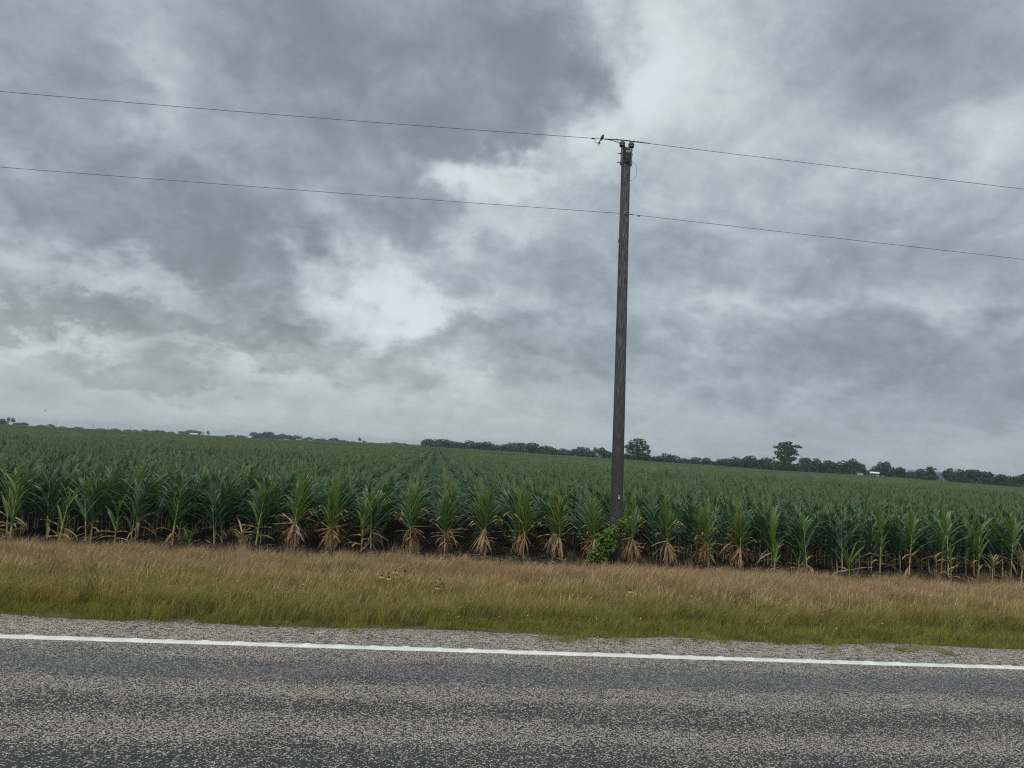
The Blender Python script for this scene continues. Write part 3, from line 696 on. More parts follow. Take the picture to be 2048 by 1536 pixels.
# crop litter and clods on the bare strip
M_CLOD = simple('soil_clod', (0.045, 0.037, 0.033), 0.95, 0, 0.5, 30.0)
lit = []
for i in range(4):
    random.seed(40+i); mb = MB()
    leaf(mb, (0,0,.01), 0, 1.5, random.uniform(.0,.12), random.uniform(.12,.32), random.uniform(.015,.035), BR2, BR, 5, fold=.7, ruf=.2); lit.append(mb.data('litter', M_DRY))
cl = []
for i in range(3):
    bm = bmesh.new(); bmesh.ops.create_icosphere(bm, subdivisions=2, radius=1)
    for v in bm.verts: v.co *= rng.uniform(.7, 1.1); v.co.z *= .65
    me = bpy.data.meshes.new('clod'); bm.to_mesh(me); bm.free(); me.materials.append(M_CLOD); cl.append(me)
k = 2600
lx_ = rng.uniform(-13, 18, k); ly_ = np.where(rng.random(k) < .6, rng.uniform(12.7, 15.1, k), FIELD_Y + rng.exponential(1.2, k))
rowd = np.abs(((lx_-ROW0)/ROWD + .5) % 1 - .5)*ROWD
keep = rng.random(k) < np.where(ly_ > 14.3, np.exp(-rowd*7)+.1, .45)
lx_, ly_ = lx_[keep], ly_[keep]; k = len(lx_)
o = scatter('dead_leaf_litter', np.stack([lx_, ly_, ground_z(lx_, ly_)+.012], -1), rng.integers(0, 4, k), np.stack([rng.uniform(-.2,.2,k), rng.uniform(-.2,.2,k), rng.uniform(0,6.3,k)], -1), rng.uniform(.6, 1.1, k), protos('litter_kinds', lit))
tag(o, 'dead brown maize leaves lying on the dark soil', 'leaf litter', kind='stuff')
k = 5000
lx_ = rng.uniform(-13, 18, k); ly_ = rng.uniform(12.7, 19, k)
o = scatter('soil_clods', np.stack([lx_, ly_, ground_z(lx_, ly_)], -1), rng.integers(0, 3, k), np.stack([rng.uniform(-1,1,k), rng.uniform(-1,1,k), rng.uniform(0,6.3,k)], -1), .01+.03*rng.random(k)**2, protos('clod_kinds', cl))
tag(o, 'dark lumps of soil on the bare field edge', 'soil', kind='stuff')
# pin-head white and yellow blooms through the green grass
M_WP = simple('white_bloom', (0.72, 0.72, 0.58), 0.8); fm = []
for i in range(2):
    mb = MB(); mb.tube([(0,0,-.1),(0,0,0)], .0012, 3, None)
    for j in range(5):
        q = j*1.256; mb.face([(0,0,0),(math.cos(q-.5)*.007,math.sin(q-.5)*.007,.003),(math.cos(q)*.011,math.sin(q)*.011,.004),(math.cos(q+.5)*.007,math.sin(q+.5)*.007,.003)])
    fm.append(mb.data('bloom', M_WP))
k = 420
fx_ = rng.uniform(-12, 16, k); fy_ = rng.uniform(7.2, 10.8, k); keep = fbm(fx_*.7, fy_, 3, 91) > .5; fx_, fy_ = fx_[keep], fy_[keep]; k = len(fx_)
hh = np.interp(fy_, [7, 8.5, 10.8], [.08, .24, .36])
o = scatter('small_blooms', np.stack([fx_, fy_, ground_z(fx_, fy_)+hh*rng.uniform(.8,1.15,k)], -1), rng.integers(0, 2, k), np.stack([rng.uniform(.3,1.2,k), rng.uniform(-.5,.5,k), rng.uniform(-.5,.5,k)], -1), rng.uniform(.35, .75, k), protos('bloom_kinds', fm))
tag(o, 'tiny pale blooms dotted through the green verge grass', 'small flowers', kind='stuff')
# coneflowers: dark cones with drooping yellow petals
M_STEM = simple('flower_stem', (0.10, 0.13, 0.04), 0.8); M_PET = simple('yellow_petal', (0.75, 0.60, 0.14), 0.7); M_CONE = simple('dark_cone', (0.022, 0.014, 0.010), 0.9)
def flower(x, y, h, petals, label):
    z = gz(x, y); o = tag(empty('coneflower', (x, y, z)), label, 'wildflower', 'dark-centred flowers in the verge')
    mb = MB(); mb.tube([(0,0,0),(.01,0,h*.5),(.0,0,h)], .0018, 4); mb.build('stem', M_STEM, o)
    mb = MB(); mb.lathe([(.004,h-.004),(.012,h+.002),(.014,h+.010),(.010,h+.020),(.004,h+.026)], seg=8); mb.build('cone', M_CONE, o)
    if petals:
        mb = MB()
        for j in range(8):
            q = j*.785; c_, s_ = math.cos(q), math.sin(q); w = .006
            mb.face([(c_*.010-s_*w*.5, s_*.010+c_*w*.5, h), (c_*.026-s_*w, s_*.026+c_*w, h-.004), (c_*.036, s_*.036, h-.016), (c_*.026+s_*w, s_*.026-c_*w, h-.004), (c_*.010+s_*w*.5, s_*.010-c_*w*.5, h)])
        mb.build('petals', M_PET, o)
for x, y, h, p, lab in [(-.43,10.2,.40,1,'yellow-petalled coneflower at the top left of the flower cluster in tan grass'), (-.50,9.95,.38,0,'petal-less dark coneflower just left of the upper yellow one'),
    (-.39,9.87,.37,1,'yellow-petalled coneflower in the middle of the flower cluster'), (-.30,10.07,.42,0,'largest dark petal-less coneflower right of the upper yellow one'),
    (-.18,10.0,.40,0,'dark petal-less coneflower, rightmost of the left-hand cluster'), (-.34,9.80,.35,0,'dark coneflower touching the middle yellow one on its right'),
    (-.57,9.56,.37,1,'yellow coneflower at the lower left of the flower cluster'), (-.47,9.38,.36,1,'brightest yellow coneflower, lowest of the left-hand cluster'),
    (-.23,9.6,.33,0,'small dark coneflower below the rightmost of the left-hand cluster'), (.13,9.74,.36,1,'yellow coneflower of the small right-hand pair'),
    (.16,9.6,.36,0,'dark coneflower of the small right-hand pair'), (.20,9.3,.33,0,'small dark coneflower below the right-hand pair'),
    (.13,9.2,.31,1,'yellow coneflower lowest below the right-hand pair'), (.50,8.5,.24,1,'lone yellow coneflower low in the green grass'), (2.55,9.3,.36,1,'lone yellow coneflower in tan grass left of the pole foot')]:
    flower(x*.955, y*.955, h-.07, p, lab)
# ------------------------------------------------------------------ utility pole
rng = np.random.default_rng(31); random.seed(31)
def wood():
    m, n, b = mat('weathered_pole_wood')
    ob = n.add('ShaderNodeTexCoord').outputs['Object']; ox, oy, oz = n.sep(ob)
    ang = n.math('ARCTAN2', oy, ox)
    v = n.comb(n.math('MULTIPLY', ang, 1.6), n.math('MULTIPLY', oz, .45), 0.0)
    g1 = n.noise(v, 9.0, 6, 0.7); g2 = n.noise(n.comb(n.math('MULTIPLY', ang, 4.0), n.math('MULTIPLY', oz, .8), 3.0), 9.0, 5, 0.7)
    g3 = n.noise(ob, 3.0, 4, 0.6)
    c = n.mix(g3, (0.046, 0.040, 0.040), (0.085, 0.080, 0.084))
    grey = n.mix(n.ramp(oz, 1.2, 4.5), (0.115, 0.11, 0.112), (0.20, 0.245, 0.295))
    c = n.mix(n.math('MULTIPLY', n.ramp(g1, .42, .68), n.ramp(oz, .5, 3.5, .5, 1.0)), c, grey)
    c = n.mix(n.ramp(g2, .60, .72, 0, .75), c, (0.16, 0.14, 0.125))
    c = n.mix(n.ramp(g2, .40, .34, 0, .8), c, (0.012, 0.011, 0.012))
    n.l.new(c, b.inputs['Base Color']); b.inputs['Roughness'].default_value = 0.85; b.inputs['Specular IOR Level'].default_value = 0.2
    bp = n.add('ShaderNodeBump'); bp.inputs['Strength'].default_value = 0.8; bp.inputs['Distance'].default_value = 0.01
    n.l.new(n.math('ADD', g1, g2), bp.inputs['Height']); n.l.new(bp.outputs[0], b.inputs['Normal'])
    return m
M_WOOD = wood()
M_STEEL = simple('galvanised_steel', (0.16, 0.18, 0.185), 0.55, 0.6, 0.2, 30)
M_DARK = simple('dark_fitting', (0.035, 0.04, 0.045), 0.6, 0.3)
M_PORC = simple('grey_porcelain', (0.075, 0.095, 0.105), 0.35, 0.0, 0.15)
M_TAG = simple('tag_metal', (0.62, 0.62, 0.58), 0.5, 0.0, 0.08)
M_WIRE = simple('wire', (0.06, 0.065, 0.07), 0.6, 0.4)
PX, PY = 3.66, 14.55; PZ = gz(PX, PY)-.1; TOPZ = 8.03
LEAN = -.15/(TOPZ-PZ)                                   # leans a little to the left
pole = tag(empty('utility_pole', (PX, PY, PZ)), 'tall weathered wooden utility pole standing at the edge of the maize field', 'utility pole')
def px_at(z): return LEAN*z
def pr_at(z): return .130 - .040*(z/(TOPZ-PZ))
Hh = TOPZ-PZ; SEG, RG = 40, 120
V = []
for i in range(RG+1):
    z = Hh*i/RG
    for j in range(SEG):
        q = 2*math.pi*j/SEG
        rr_ = pr_at(z)*(1 + .018*math.sin(3*q+z*.8) + .03*(vnoise(np.array([q*3.2]), np.array([z*.35]), 5)[0]-.5)) - .006*(vnoise(np.array([q*9]), np.array([z*.25+40]), 6)[0] > .72)
        if i == RG: rr_ *= .86
        V.append((px_at(z)+rr_*math.cos(q), rr_*math.sin(q), z + (.012 if i == RG else 0)))
Fc = [(i*SEG+j, i*SEG+(j+1)%SEG, (i+1)*SEG+(j+1)%SEG, (i+1)*SEG+j) for i in range(RG) for j in range(SEG)] + [tuple(RG*SEG+j for j in range(SEG))]
mb = MB(); mb.mesh(V, Fc); sh = mb.build('shaft', M_WOOD, pole, True)
def loc(x, z, dy=0): return (x-PX, dy, z-PZ)
for sx, side in ((-1, 'left'), (1, 'right')):          # ridge brackets, each with its pin insulator
    xb = px_at(7.9-PZ) + sx*(pr_at(7.9-PZ)+.012); xt = xb - sx*.008
    mb = MB()
    mb.box((xb, -.02, 7.86-PZ), (.018, .062, .34)); mb.box((xb, -.05, 7.86-PZ), (.03, .006, .34))
    mb.tube([(xb, -.02, 8.02-PZ), (xt, -.02, 8.06-PZ), (xt, -.02, 8.12-PZ)], [.02, .016, .013], 10)
    mb.tube([(xb+sx*.0, -.02, 7.69-PZ), (xb-sx*.02, -.02, 7.655-PZ)], [.028, .018], 8)
    br = mb.build('bracket', M_STEEL, pole)
    for zz_ in (7.91, 7.715):
        mb = MB(); mb.tube([(xb-sx*.01, -.02, zz_-PZ), (xb+sx*.028, -.02, zz_-PZ)], .019, 6)
        if sx < 0: mb.tube([(xb, -.02, zz_-PZ), (xb+sx*.085, -.02, zz_-PZ)], .0085, 8)
        mb.build('bolt', M_DARK, br)
    mb = MB(); z0 = 8.055-PZ
    mb.lathe([(.022,z0),(.052,z0+.004),(.064,z0+.022),(.058,z0+.034),(.052,z0+.040),(.060,z0+.050),(.064,z0+.072),(.058,z0+.092),(.040,z0+.102),(.030,z0+.108),(.034,z0+.118),(.032,z0+.130),(.020,z0+.138)], (xt, -.02, 0), 24)
    mb.build('insulator', M_PORC, pole, True)
mb = MB()                                               # face plate between the brackets, two pale tabs and a worn disc
mb.tube([loc(PX+px_at(7.86-PZ), 7.70, -.075), loc(PX+px_at(7.95-PZ), 7.98, -.07)], [.05, .062], 16)
mb.build('cap_band', M_DARK, pole)
for dx, rot in ((-.022, .35), (.022, -.35)):
    mb = MB(); mb.box(loc(PX+px_at(7.93-PZ)+dx, 7.925, -.137), (.018, .004, .05), M=Matrix.Rotation(rot, 3, 'Y')); mb.build('reflective_tab', M_TAG, pole)
mb = MB()
for a0 in (0, 1.9, 3.6):
    pts = [loc(PX+px_at(7.8-PZ)+.026*math.cos(a0+i*.2), 7.795+.026*math.sin(a0+i*.2), -.136) for i in range(6)]
    mb.tube(pts, .004, 5)
mb.build('worn_disc', simple('worn_metal', (.3,.33,.34), .5), pole)
mb = MB(); cx, cz = 3.535, 6.64; rr_ = pr_at(cz-PZ)      # round washer and eye bolt of the neutral wire
mb.tube([loc(cx, cz, -rr_-.002), loc(cx, cz, -rr_-.014)], .034, 20); wsh = mb.build('washer', simple('pale_washer', (.36,.38,.39), .5, .3), pole)
mb = MB(); mb.tube([loc(cx+.002, cz, -rr_-.006), loc(cx+.002, cz, -rr_-.035)], .020, 12); mb.build('eye_bolt', M_DARK, wsh)
for zt, w in ((.905, .030), (.868, .044)):
    mb = MB(); xx = 3.62 + (.004 if w < .04 else -.004); rr_ = pr_at(zt-PZ)+.001
    for i in range(4):
        q0 = -math.pi/2 + (i-2)*w/4/rr_ + .12; q1 = q0 + w/4/rr_
        c0 = px_at(zt-PZ)
        P4 = [(c0+rr_*math.cos(q)*k, rr_*math.sin(q)*k, zt-PZ+s) for k in (1.0, 1.03) for q, s in ((q0,-.012),(q1,-.012),(q1,.012),(q0,.012))]
        mb.mesh(P4, [(4,5,6,7),(0,3,2,1),(0,1,5,4),(2,3,7,6),(0,4,7,3),(1,2,6,5)])
    mb.build('number_tag', M_TAG, pole)
pts = []
for i in range(21):                                     # loop of spare wire on the right
    q = math.pi/2 - math.pi*i/20*1.02
    pts.append(loc(3.60 + .148*math.cos(q)*(1 if i < 18 else .96), 7.56 + .212*math.sin(q), -.03))
pts[0] = loc(3.585, 7.77, -.03); pts[-1] = loc(3.585, 7.345, -.03)
mb = MB(); mb.tube(pts, .0035, 6); mb.build('wire_loop', M_WIRE, pole)
mb = MB(); mb.tube([loc(3.425, 6.02, 0), loc(3.432, 6.06, -.01), loc(3.415, 6.14, -.01)], [.006,.009,.003], 5); mb.build('splinter', M_WOOD, pole)
mb = MB(); mb.tube([loc(3.42, 8.065, -.05), loc(3.47, 8.03, -.08), loc(3.49, 7.99, -.12)], .007, 6); mb.build('bond_wire', M_DARK, pole)

# ------------------------------------------------------------------ conductors
def span(x0, z0, a, b_, x1, y):
    sg = 1 if x1 > x0 else -1; L = abs(x1-x0)
    return [(x0+sg*L*i/60, y, z0 - a*L*i/60 + b_*(L*i/60)**2) for i in range(1, 61)]
def wire(name, label, zc, xl, xr, zl, zr, cl_, cr_, rad, y):
    left = span(xl, zl, *cl_, xl-34, y)[::-1]; right = span(xr, zr, *cr_, xr+34, y)
    o = tag(empty(name, (PX, y, 0)), label, 'power line', 'power lines on the wooden pole')
    mb = MB(); mb.tube([(p[0]-PX, 0, p[2]) for p in left] + [(xl-PX, 0, zl), (xr-PX, 0, zr)] + [(p[0]-PX, 0, p[2]) for p in right], rad, 8)
    mb.build('conductor', M_WIRE, o, True); return o
YW = PY-.02
up = wire('power_line', 'upper power line tied to the insulators on top of the pole', 0, 3.40, 3.66, 8.195, 8.190, (.032, .0009), (.024, .0002), .0050, YW)
mb = MB(); mb.tube([(2.95-PX, 0, 8.183), (3.40-PX, -.003, 8.197), (3.66-PX, -.003, 8.192), (4.0-PX, -.003, 8.184)], [.009,.0125,.0125,.009], 8)
for x_ in (3.30, 3.42, 3.50, 3.56, 3.66, 3.74): mb.tube([(x_-PX-.012, -.003, 8.198), (x_-PX+.012, -.003, 8.192)], .017, 8)
mb.build('armour_rod', M_DARK, up)
mb = MB(); mb.tube([(3.02-PX, -.01, 8.178), (3.14-PX, -.02, 8.168), (3.27-PX, -.04, 8.135), (3.38-PX, -.06, 8.10)], .0075, 8); mb.build('tap_wire', M_DARK, up)
mb = MB(); mb.tube([(2.765-PX, -.002, 8.170), (2.835-PX, -.002, 8.166)], .0135, 8)
cj = mb.build('splice_clamp', M_DARK, up)
mb = MB(); mb.tube([(2.842-PX, -.002, 8.160), (2.846-PX, -.002, 8.09), (2.853-PX, -.002, 8.086), (2.925-PX, -.002, 8.083)], .0048, 6); mb.build('jumper', M_WIRE, cj)
mb = MB(); mb.tube([(2.985-PX, -.002, 8.165), (2.955-PX, -.002, 8.145), (2.935-PX, -.002, 8.12)], [.009,.010,.011], 8)
mb.tube([(2.935-PX, -.002, 8.12), (2.928-PX, -.002, 8.095), (2.927-PX, -.002, 8.065)], [.013,.019,.014], 8)
mb.tube([(2.927-PX, -.002, 8.065), (2.924-PX, -.002, 8.022)], [.007,.007], 8); mb.tube([(2.90-PX, -.002, 8.083), (2.96-PX, -.002, 8.082)], .006, 6)
mb.build('hot_line_clamp', M_DARK, up)
lo = wire('power_line', 'lower neutral power line crossing the pole at the round washer', 0, 3.44, 3.64, 6.652, 6.650, (.020, .0004), (.0262, .0002), .0044, PY-.0)
mb = MB(); mb.tube([(3.81-PX, -.002, 6.632), (3.86-PX, -.002, 6.630)], .012, 8); mb.tube([(3.64-PX, -.001, 6.650), (3.73-PX, -.001, 6.648)], .009, 8); mb.build('splice_clamp', M_DARK, lo)

# ------------------------------------------------------------------ birds
M_FEATH = simple('dark_feathers', (0.018, 0.020, 0.022), 0.7, 0, .35, 60)
M_BEAK = simple('beak', (0.03, 0.028, 0.025), 0.5); M_FOOT = simple('bird_leg', (0.03, 0.025, 0.022), 0.7); M_EYE = simple('eye', (0.004, 0.004, 0.004), 0.2)
def blob(mb, c, ax, rad, seg=14, rings=10):
    """ellipsoid along unit axes ax with radii rad"""
    n0 = []; c = Vector(c)
    for i in range(rings+1):
        t = math.pi*i/rings
        for j in range(seg):
            q = 2*math.pi*j/seg
            n0.append(c + ax[0]*rad[0]*math.sin(t)*math.cos(q) + ax[1]*rad[1]*math.sin(t)*math.sin(q) + ax[2]*rad[2]*math.cos(t))
    mb.mesh(n0, [(i*seg+j, i*seg+(j+1)%seg, (i+1)*seg+(j+1)%seg, (i+1)*seg+j) for i in range(rings) for j in range(seg)])
bx0, bz0 = 2.992, 8.178
bird = tag(empty('perched_bird', (bx0, YW, bz0)), 'small dark bird perched upright on the upper power line left of the pole', 'bird')
# body: one surface from tail root over back to crown, facing right
prof = [(-.030,-.030,.006,.005),(-.024,-.012,.018,.016),(-.014,.008,.028,.026),(-.004,.030,.033,.030),(.004,.052,.029,.027),(.010,.068,.021,.020),(.014,.078,.018,.017),(.017,.090,.019,.018),(.018,.098,.0105,.010),(.017,.104,.003,.003)]
mb = MB(); n0 = []
for i, (x_, z_, ra, rb) in enumerate(prof):
    for j in range(16):
        q = 2*math.pi*j/16; n0.append((x_+ra*math.cos(q), rb*math.sin(q), z_+ra*.25*math.cos(q)*(-1)))
k_ = len(prof); mb.mesh(n0, [(i*16+j, i*16+(j+1)%16, (i+1)*16+(j+1)%16, (i+1)*16+j) for i in range(k_-1) for j in range(16)] + [tuple(range(16))[::-1], tuple((k_-1)*16+j for j in range(16))])
bd = mb.build('body', M_FEATH, bird, True)
md = bd.modifiers.new('smooth', 'SUBSURF'); md.levels = md.render_levels = 1
mb = MB(); mb.tube([(.030,0,.092), (.040,0,.089), (.047,0,.084)], [.005,.0035,.0008], 8); mb.build('beak', M_BEAK, bird)
for s_ in (-1, 1):
    mb = MB(); ax = (Vector((.35,0,.94)), Vector((0,1,0)), Vector((.94,0,-.35))); blob(mb, (-.006, s_*.019, .028), (ax[2], ax[1], ax[0]), (.013, .006, .036)); mb.build('wing', M_FEATH, bird, True)
    mb = MB(); blob(mb, (.024, s_*.0115, .092), (Vector((1,0,0)), Vector((0,1,0)), Vector((0,0,1))), (.0022,.002,.0022), 8, 6); mb.build('eye', M_EYE, bird, True)
    mb = MB(); mb.tube([(.002, s_*.008, .016), (.003, s_*.008, .004)], .0022, 6)
    for dx in (-.008, .004, .010): mb.tube([(.003, s_*.008, .005), (.003+dx, s_*(.008+dx*.2), .0065), (.003+dx*1.4, s_*.009, .001)], .0013, 5)
    mb.build('foot', M_FOOT, bird)
mb = MB(); mb.box((-.034, 0, -.028), (.008, .020, .040), M=Matrix.Rotation(.45, 3, 'Y')); mb.build('tail', M_FEATH, bird)
def flying(x, y, z, s, label, bank):
    o = tag(empty('flying_bird', (x, y, z), .4, (s, s, s)), label, 'bird'); o.rotation_euler = (bank, .2, .4)
    mb = MB(); mb.tube([(-.5,0,0),(-.25,0,.01),(0,0,.03),(.2,0,.03),(.33,0,.05),(.42,0,.04)], [.02,.07,.11,.09,.06,.01], 10); mb.build('body', M_FEATH, o, True)
    for s_ in (-1, 1):
        mb = MB(); T_ = .012
        top = [(.16,s_*.06,.06),(-.12,s_*.06,.05),(.24,s_*.45,.26),(-.06,s_*.5,.22),(.10,s_*.95,.32),(-.02,s_*.92,.30)]
        vs = top + [(a, b2, c-T_) for a, b2, c in top]
        mb.mesh(vs, [(0,2,3,1),(2,4,5,3),(6,7,9,8),(8,9,11,10),(0,6,8,2),(2,8,10,4),(1,3,9,7),(3,5,11,9),(4,10,11,5),(0,1,7,6)]); mb.build('wing', M_FEATH, o)
    mb = MB(); mb.mesh([(-.45,-.04,.01),(-.45,.04,.01),(-.8,.12,.0),(-.8,-.12,.0),(-.45,-.04,-.01),(-.45,.04,-.01),(-.8,.12,-.01),(-.8,-.12,-.01)], [(0,1,2,3),(4,7,6,5),(0,3,7,4),(1,5,6,2),(2,6,7,3),(0,4,5,1)]); mb.build('tail', M_FEATH, o)
flying(-31.2, 62.6, 2.65, .125, 'distant dark bird flying low over the field at the far left', .7)
flying(37.1, 81.5, 10.75, .085, 'tiny dark bird flying in the sky right of the pole', -.5)

# ------------------------------------------------------------------ leafy shrub climbing at the pole foot
M_SHRUB = leafy('shrub_leaf', rough=0.5, trans=0.45, var=0.1, spec=0.4)
SG1, SG2 = (0.11, 0.19, 0.035), (0.31, 0.42, 0.085)
shrub = tag(empty('leafy_shrub', (3.24, 14.28, gz(3.24, 14.28))), 'bright green leafy shrub climbing against the foot of the wooden pole', 'shrub')
random.seed(5); st = MB(); lf = MB(); r = random.uniform
stems = []
for i in range(15):
    tx, tz = random.choice([(.60,.86),(.50,.80),(.38,.80),(.33,.68),(.25,.58),(.20,.48),(.10,.44),(.30,.42),(.0,.34),(-.08,.24),(.14,.22),(.22,.32),(-.12,.14),(.06,.56),(.18,.64)][i:i+1])
    b0 = Vector((r(-.12,.1), r(-.05,.05), 0)); t_ = Vector((tx, r(-.14,.0), tz*1.12+.03)); mid = (b0+t_)*.5 + Vector((r(-.08,.02), r(-.05,.05), .05))
    stems.append([b0*(1-t)**2 + mid*2*t*(1-t) + t_*t*t for t in [j/8 for j in range(9)]])
for s_ in stems:
    st.tube(s_, [.008-.0007*j for j in range(9)], 5)
    L_ = (s_[-1]-s_[0]).length; nl = int(60*L_/.6)
    for i in range(nl):
        t = .22 + .78*(i/nl); j = min(7, int(t*8)); p = s_[j].lerp(s_[j+1], t*8-j)
        a = r(0, 6.28); out = Vector((math.cos(a), math.sin(a), r(-.1,.7))).normalized(); q = p + out*r(.02,.085)
        st.tube([p, q], .0015, 3, cap=False)
        for kk_ in range(5):                             # a little spray of leaflets
            aa = a + r(-1.1,1.1); d_ = Vector((math.cos(aa), math.sin(aa), r(-.5,.5))).normalized(); sd = d_.cross(Vector((0,0,1))).normalized()
            l_ = r(.04,.065); w_ = l_*.26; q2 = q + out*kk_*.014; c = lerp(SG1, SG2, random.random()*(.4+.6*t)); dr = Vector((0,0,-l_*.3))
            lf.face([q2, q2+d_*l_*.4+sd*w_, q2+d_*l_*.75+sd*w_*.7+dr*.6, q2+d_*l_+dr, q2+d_*l_*.75-sd*w_*.7+dr*.6, q2+d_*l_*.4-sd*w_], c)
st.build('stems', simple('shrub_stem', (.07,.06,.03), .8), shrub); lf.build('foliage', M_SHRUB, shrub)

# ------------------------------------------------------------------ far trees
M_TREE = leafy('tree_leaf', rough=0.6, trans=0.15, var=0.18, spec=0.25)
M_BARK = simple('bark', (0.06, 0.05, 0.042), 0.9)
T1, T2, T3 = (0.020, 0.040, 0.022), (0.036, 0.066, 0.032), (0.054, 0.086, 0.040)
def crown(lobes, n, ls, seed, cols=(T1, T2, T3), noise_gap=.0):
    random.seed(seed); mb = MB(); r = random.uniform
    vol = [a*b2*c for _, (a, b2, c) in lobes]; tot = sum(v**.7 for v in vol)
    for (c, rad), v in zip(lobes, vol):
        tone_ = r(-.35, .35)
        for i in range(int(n*v**.7/tot)):
            d_ = Vector((random.gauss(0,1), random.gauss(0,1), random.gauss(0,1))).normalized()
            if noise_gap and math.sin(d_.x*7+seed)+math.sin(d_.y*6+2*seed)+math.sin(d_.z*8) < noise_gap-1.3: continue
            rr_ = r(.55, 1.08)**.6
            p = Vector((c[0]+d_.x*rad[0]*rr_, c[1]+d_.y*rad[1]*rr_, c[2]+d_.z*rad[2]*rr_))
            if p.z < .0: continue
            nrm = (d_+Vector((r(-.9,.9), r(-.9,.9), r(-.6,.9)))).normalized(); a = nrm.cross(Vector((r(-1,1), r(-1,1), r(-1,1)))).normalized(); b_ = nrm.cross(a)
            s = ls*r(.6, 1.3); t = min(1, max(0, .5+tone_+r(-.4,.4)))
            col = lerp(cols[0], cols[1], t*2) if t < .5 else lerp(cols[1], cols[2], t*2-1)
            mb.face([p+a*s, p+b_*s*.75, p-a*s*.9, p-b_*s*.7], col)
    return mb
def trunk(segs):
    mb = MB()
    for pts, rd in segs: mb.tube(pts, rd, 6, cap=False)
    return mb.data('trunk', M_BARK, True)
TK = {}
def lob(seed, n, zlo, zhi, rad, spread):
    random.seed(seed); out = []
    for i in range(n):
        a = random.uniform(0, 6.28); q = spread*math.sqrt(random.random()); z = random.uniform(zlo, zhi)
        s = rad*random.uniform(.7, 1.25); k_ = 1-.5*max(0, (z-.4)/.6)
        out.append(((q*math.cos(a)*k_, q*math.sin(a)*k_, z), (s*1.15, s*1.15, s*.8)))
    return out
TK['r'] = []
for i in range(6):
    L_ = lob(50+i, 14, .18, .82, .21, .36)
    TK['r'].append((crown(L_, 1500, .045, 60+i), trunk([([(0,0,-.1),(.01,0,.3),(0,.02,.6)], [.05,.04,.02]), ([(0,0,.3),(.2,.05,.6)], [.025,.01])])))
TK['h'] = [(crown(lob(80+i, 12, .1, .7, .22, .42), 1100, .05, 90+i), trunk([([(0,0,-.1),(0,0,.4)], [.04,.02])])) for i in range(3)]
TK['g'] = [(crown(lob(85, 12, .1, .5, .25, .5), 700, .06, 97, ((.06,.08,.03),(.08,.10,.04),(.10,.12,.05))), trunk([([(0,0,-.1),(0,0,.4)], [.04,.02])]))]
TK['a'] = []
for i in range(3):
    L_ = lob(110+i, 8, .62, .88, .17, .34) + [((.05,0,.2), (.35,.35,.16))]
    TK['a'].append((crown(L_, 1000, .04, 120+i, noise_gap=.3), trunk([([(0,0,-.1),(.03,0,.35),(0,.02,.7)], [.045,.035,.02]), ([(.03,0,.4),(.22,.05,.7)], [.025,.01]), ([(.03,0,.45),(-.2,-.05,.72)], [.022,.01])])))
big = [((-.05,0,.80),(.24,.24,.15)),((.12,0,.86),(.18,.2,.12)),((-.26,0,.66),(.16,.2,.10)),((.27,0,.68),(.14,.16,.13)),((.05,0,.62),(.30,.3,.14)),((-.12,0,.50),(.26,.26,.14)),((.20,0,.46),(.24,.24,.13)),
       ((-.18,0,.26),(.28,.28,.18)),((.16,0,.25),(.30,.28,.18)),((-.36,0,.12),(.16,.2,.12)),((.40,0,.12),(.14,.2,.12)),((0,0,.10),(.4,.3,.12)),((-.38,0,.62),(.07,.1,.05)),((.40,0,.52),(.07,.1,.06)),((0,.05,.95),(.12,.12,.05))]
TK['b'] = [(crown(big, 5200, .028, 140, (T1, (.03,.06,.024), (.045,.075,.03)), .35), trunk([([(0,0,-.1),(.02,0,.4),(0,0,.8)], [.045,.035,.015]), ([(0,0,.35),(-.25,0,.6)], [.022,.008]), ([(0,0,.4),(.25,0,.62)], [.022,.008])]))]
sp = [((-.10,0,.93),(.16,.15,.05)),((.06,0,.97),(.13,.12,.035)),((-.33,0,.82),(.10,.1,.04)),((.33,0,.87),(.13,.12,.045)),((.42,0,.84),(.07,.1,.025)),((-.12,0,.80),(.18,.18,.08)),((.12,0,.76),(.17,.18,.09)),((-.27,0,.64),(.12,.14,.07)),
      ((.05,0,.64),(.20,.2,.07)),((.30,0,.62),(.10,.1,.035)),((-.20,0,.50),(.10,.12,.05)),((.18,0,.50),(.16,.16,.05)),((0,0,.40),(.18,.2,.07)),((-.38,0,.46),(.05,.06,.03)),((0,0,.20),(.42,.3,.16)),((-.28,0,.14),(.22,.25,.13)),((.32,0,.14),(.22,.25,.14))]
sp += [((.0,0,.86),(.26,.22,.08)),((.05,0,.70),(.30,.26,.09)),((-.08,0,.58),(.24,.24,.08)),((.02,0,.46),(.26,.26,.07))]
TK['s'] = [(crown(sp, 7000, .024, 150, (T1, (.03,.06,.024), (.045,.075,.03)), -.1), trunk([([(0,0,-.1),(-.02,0,.35),(.05,0,.62),(.0,0,.9)], [.04,.03,.02,.008]), ([(-.02,0,.35),(-.16,0,.6),(-.3,0,.8)], [.022,.014,.006]), ([(.0,0,.45),(.22,0,.7),(.36,0,.86)], [.02,.012,.005]), ([(-.05,0,.4),(-.3,0,.48),(-.46,0,.52)], [.012,.006,.003]), ([(.1,0,.66),(.3,0,.66),(.48,0,.56)], [.01,.006,.002])]))]
for k_ in TK: TK[k_] = [(c.data('crown', M_TREE), t) for c, t in TK[k_]]
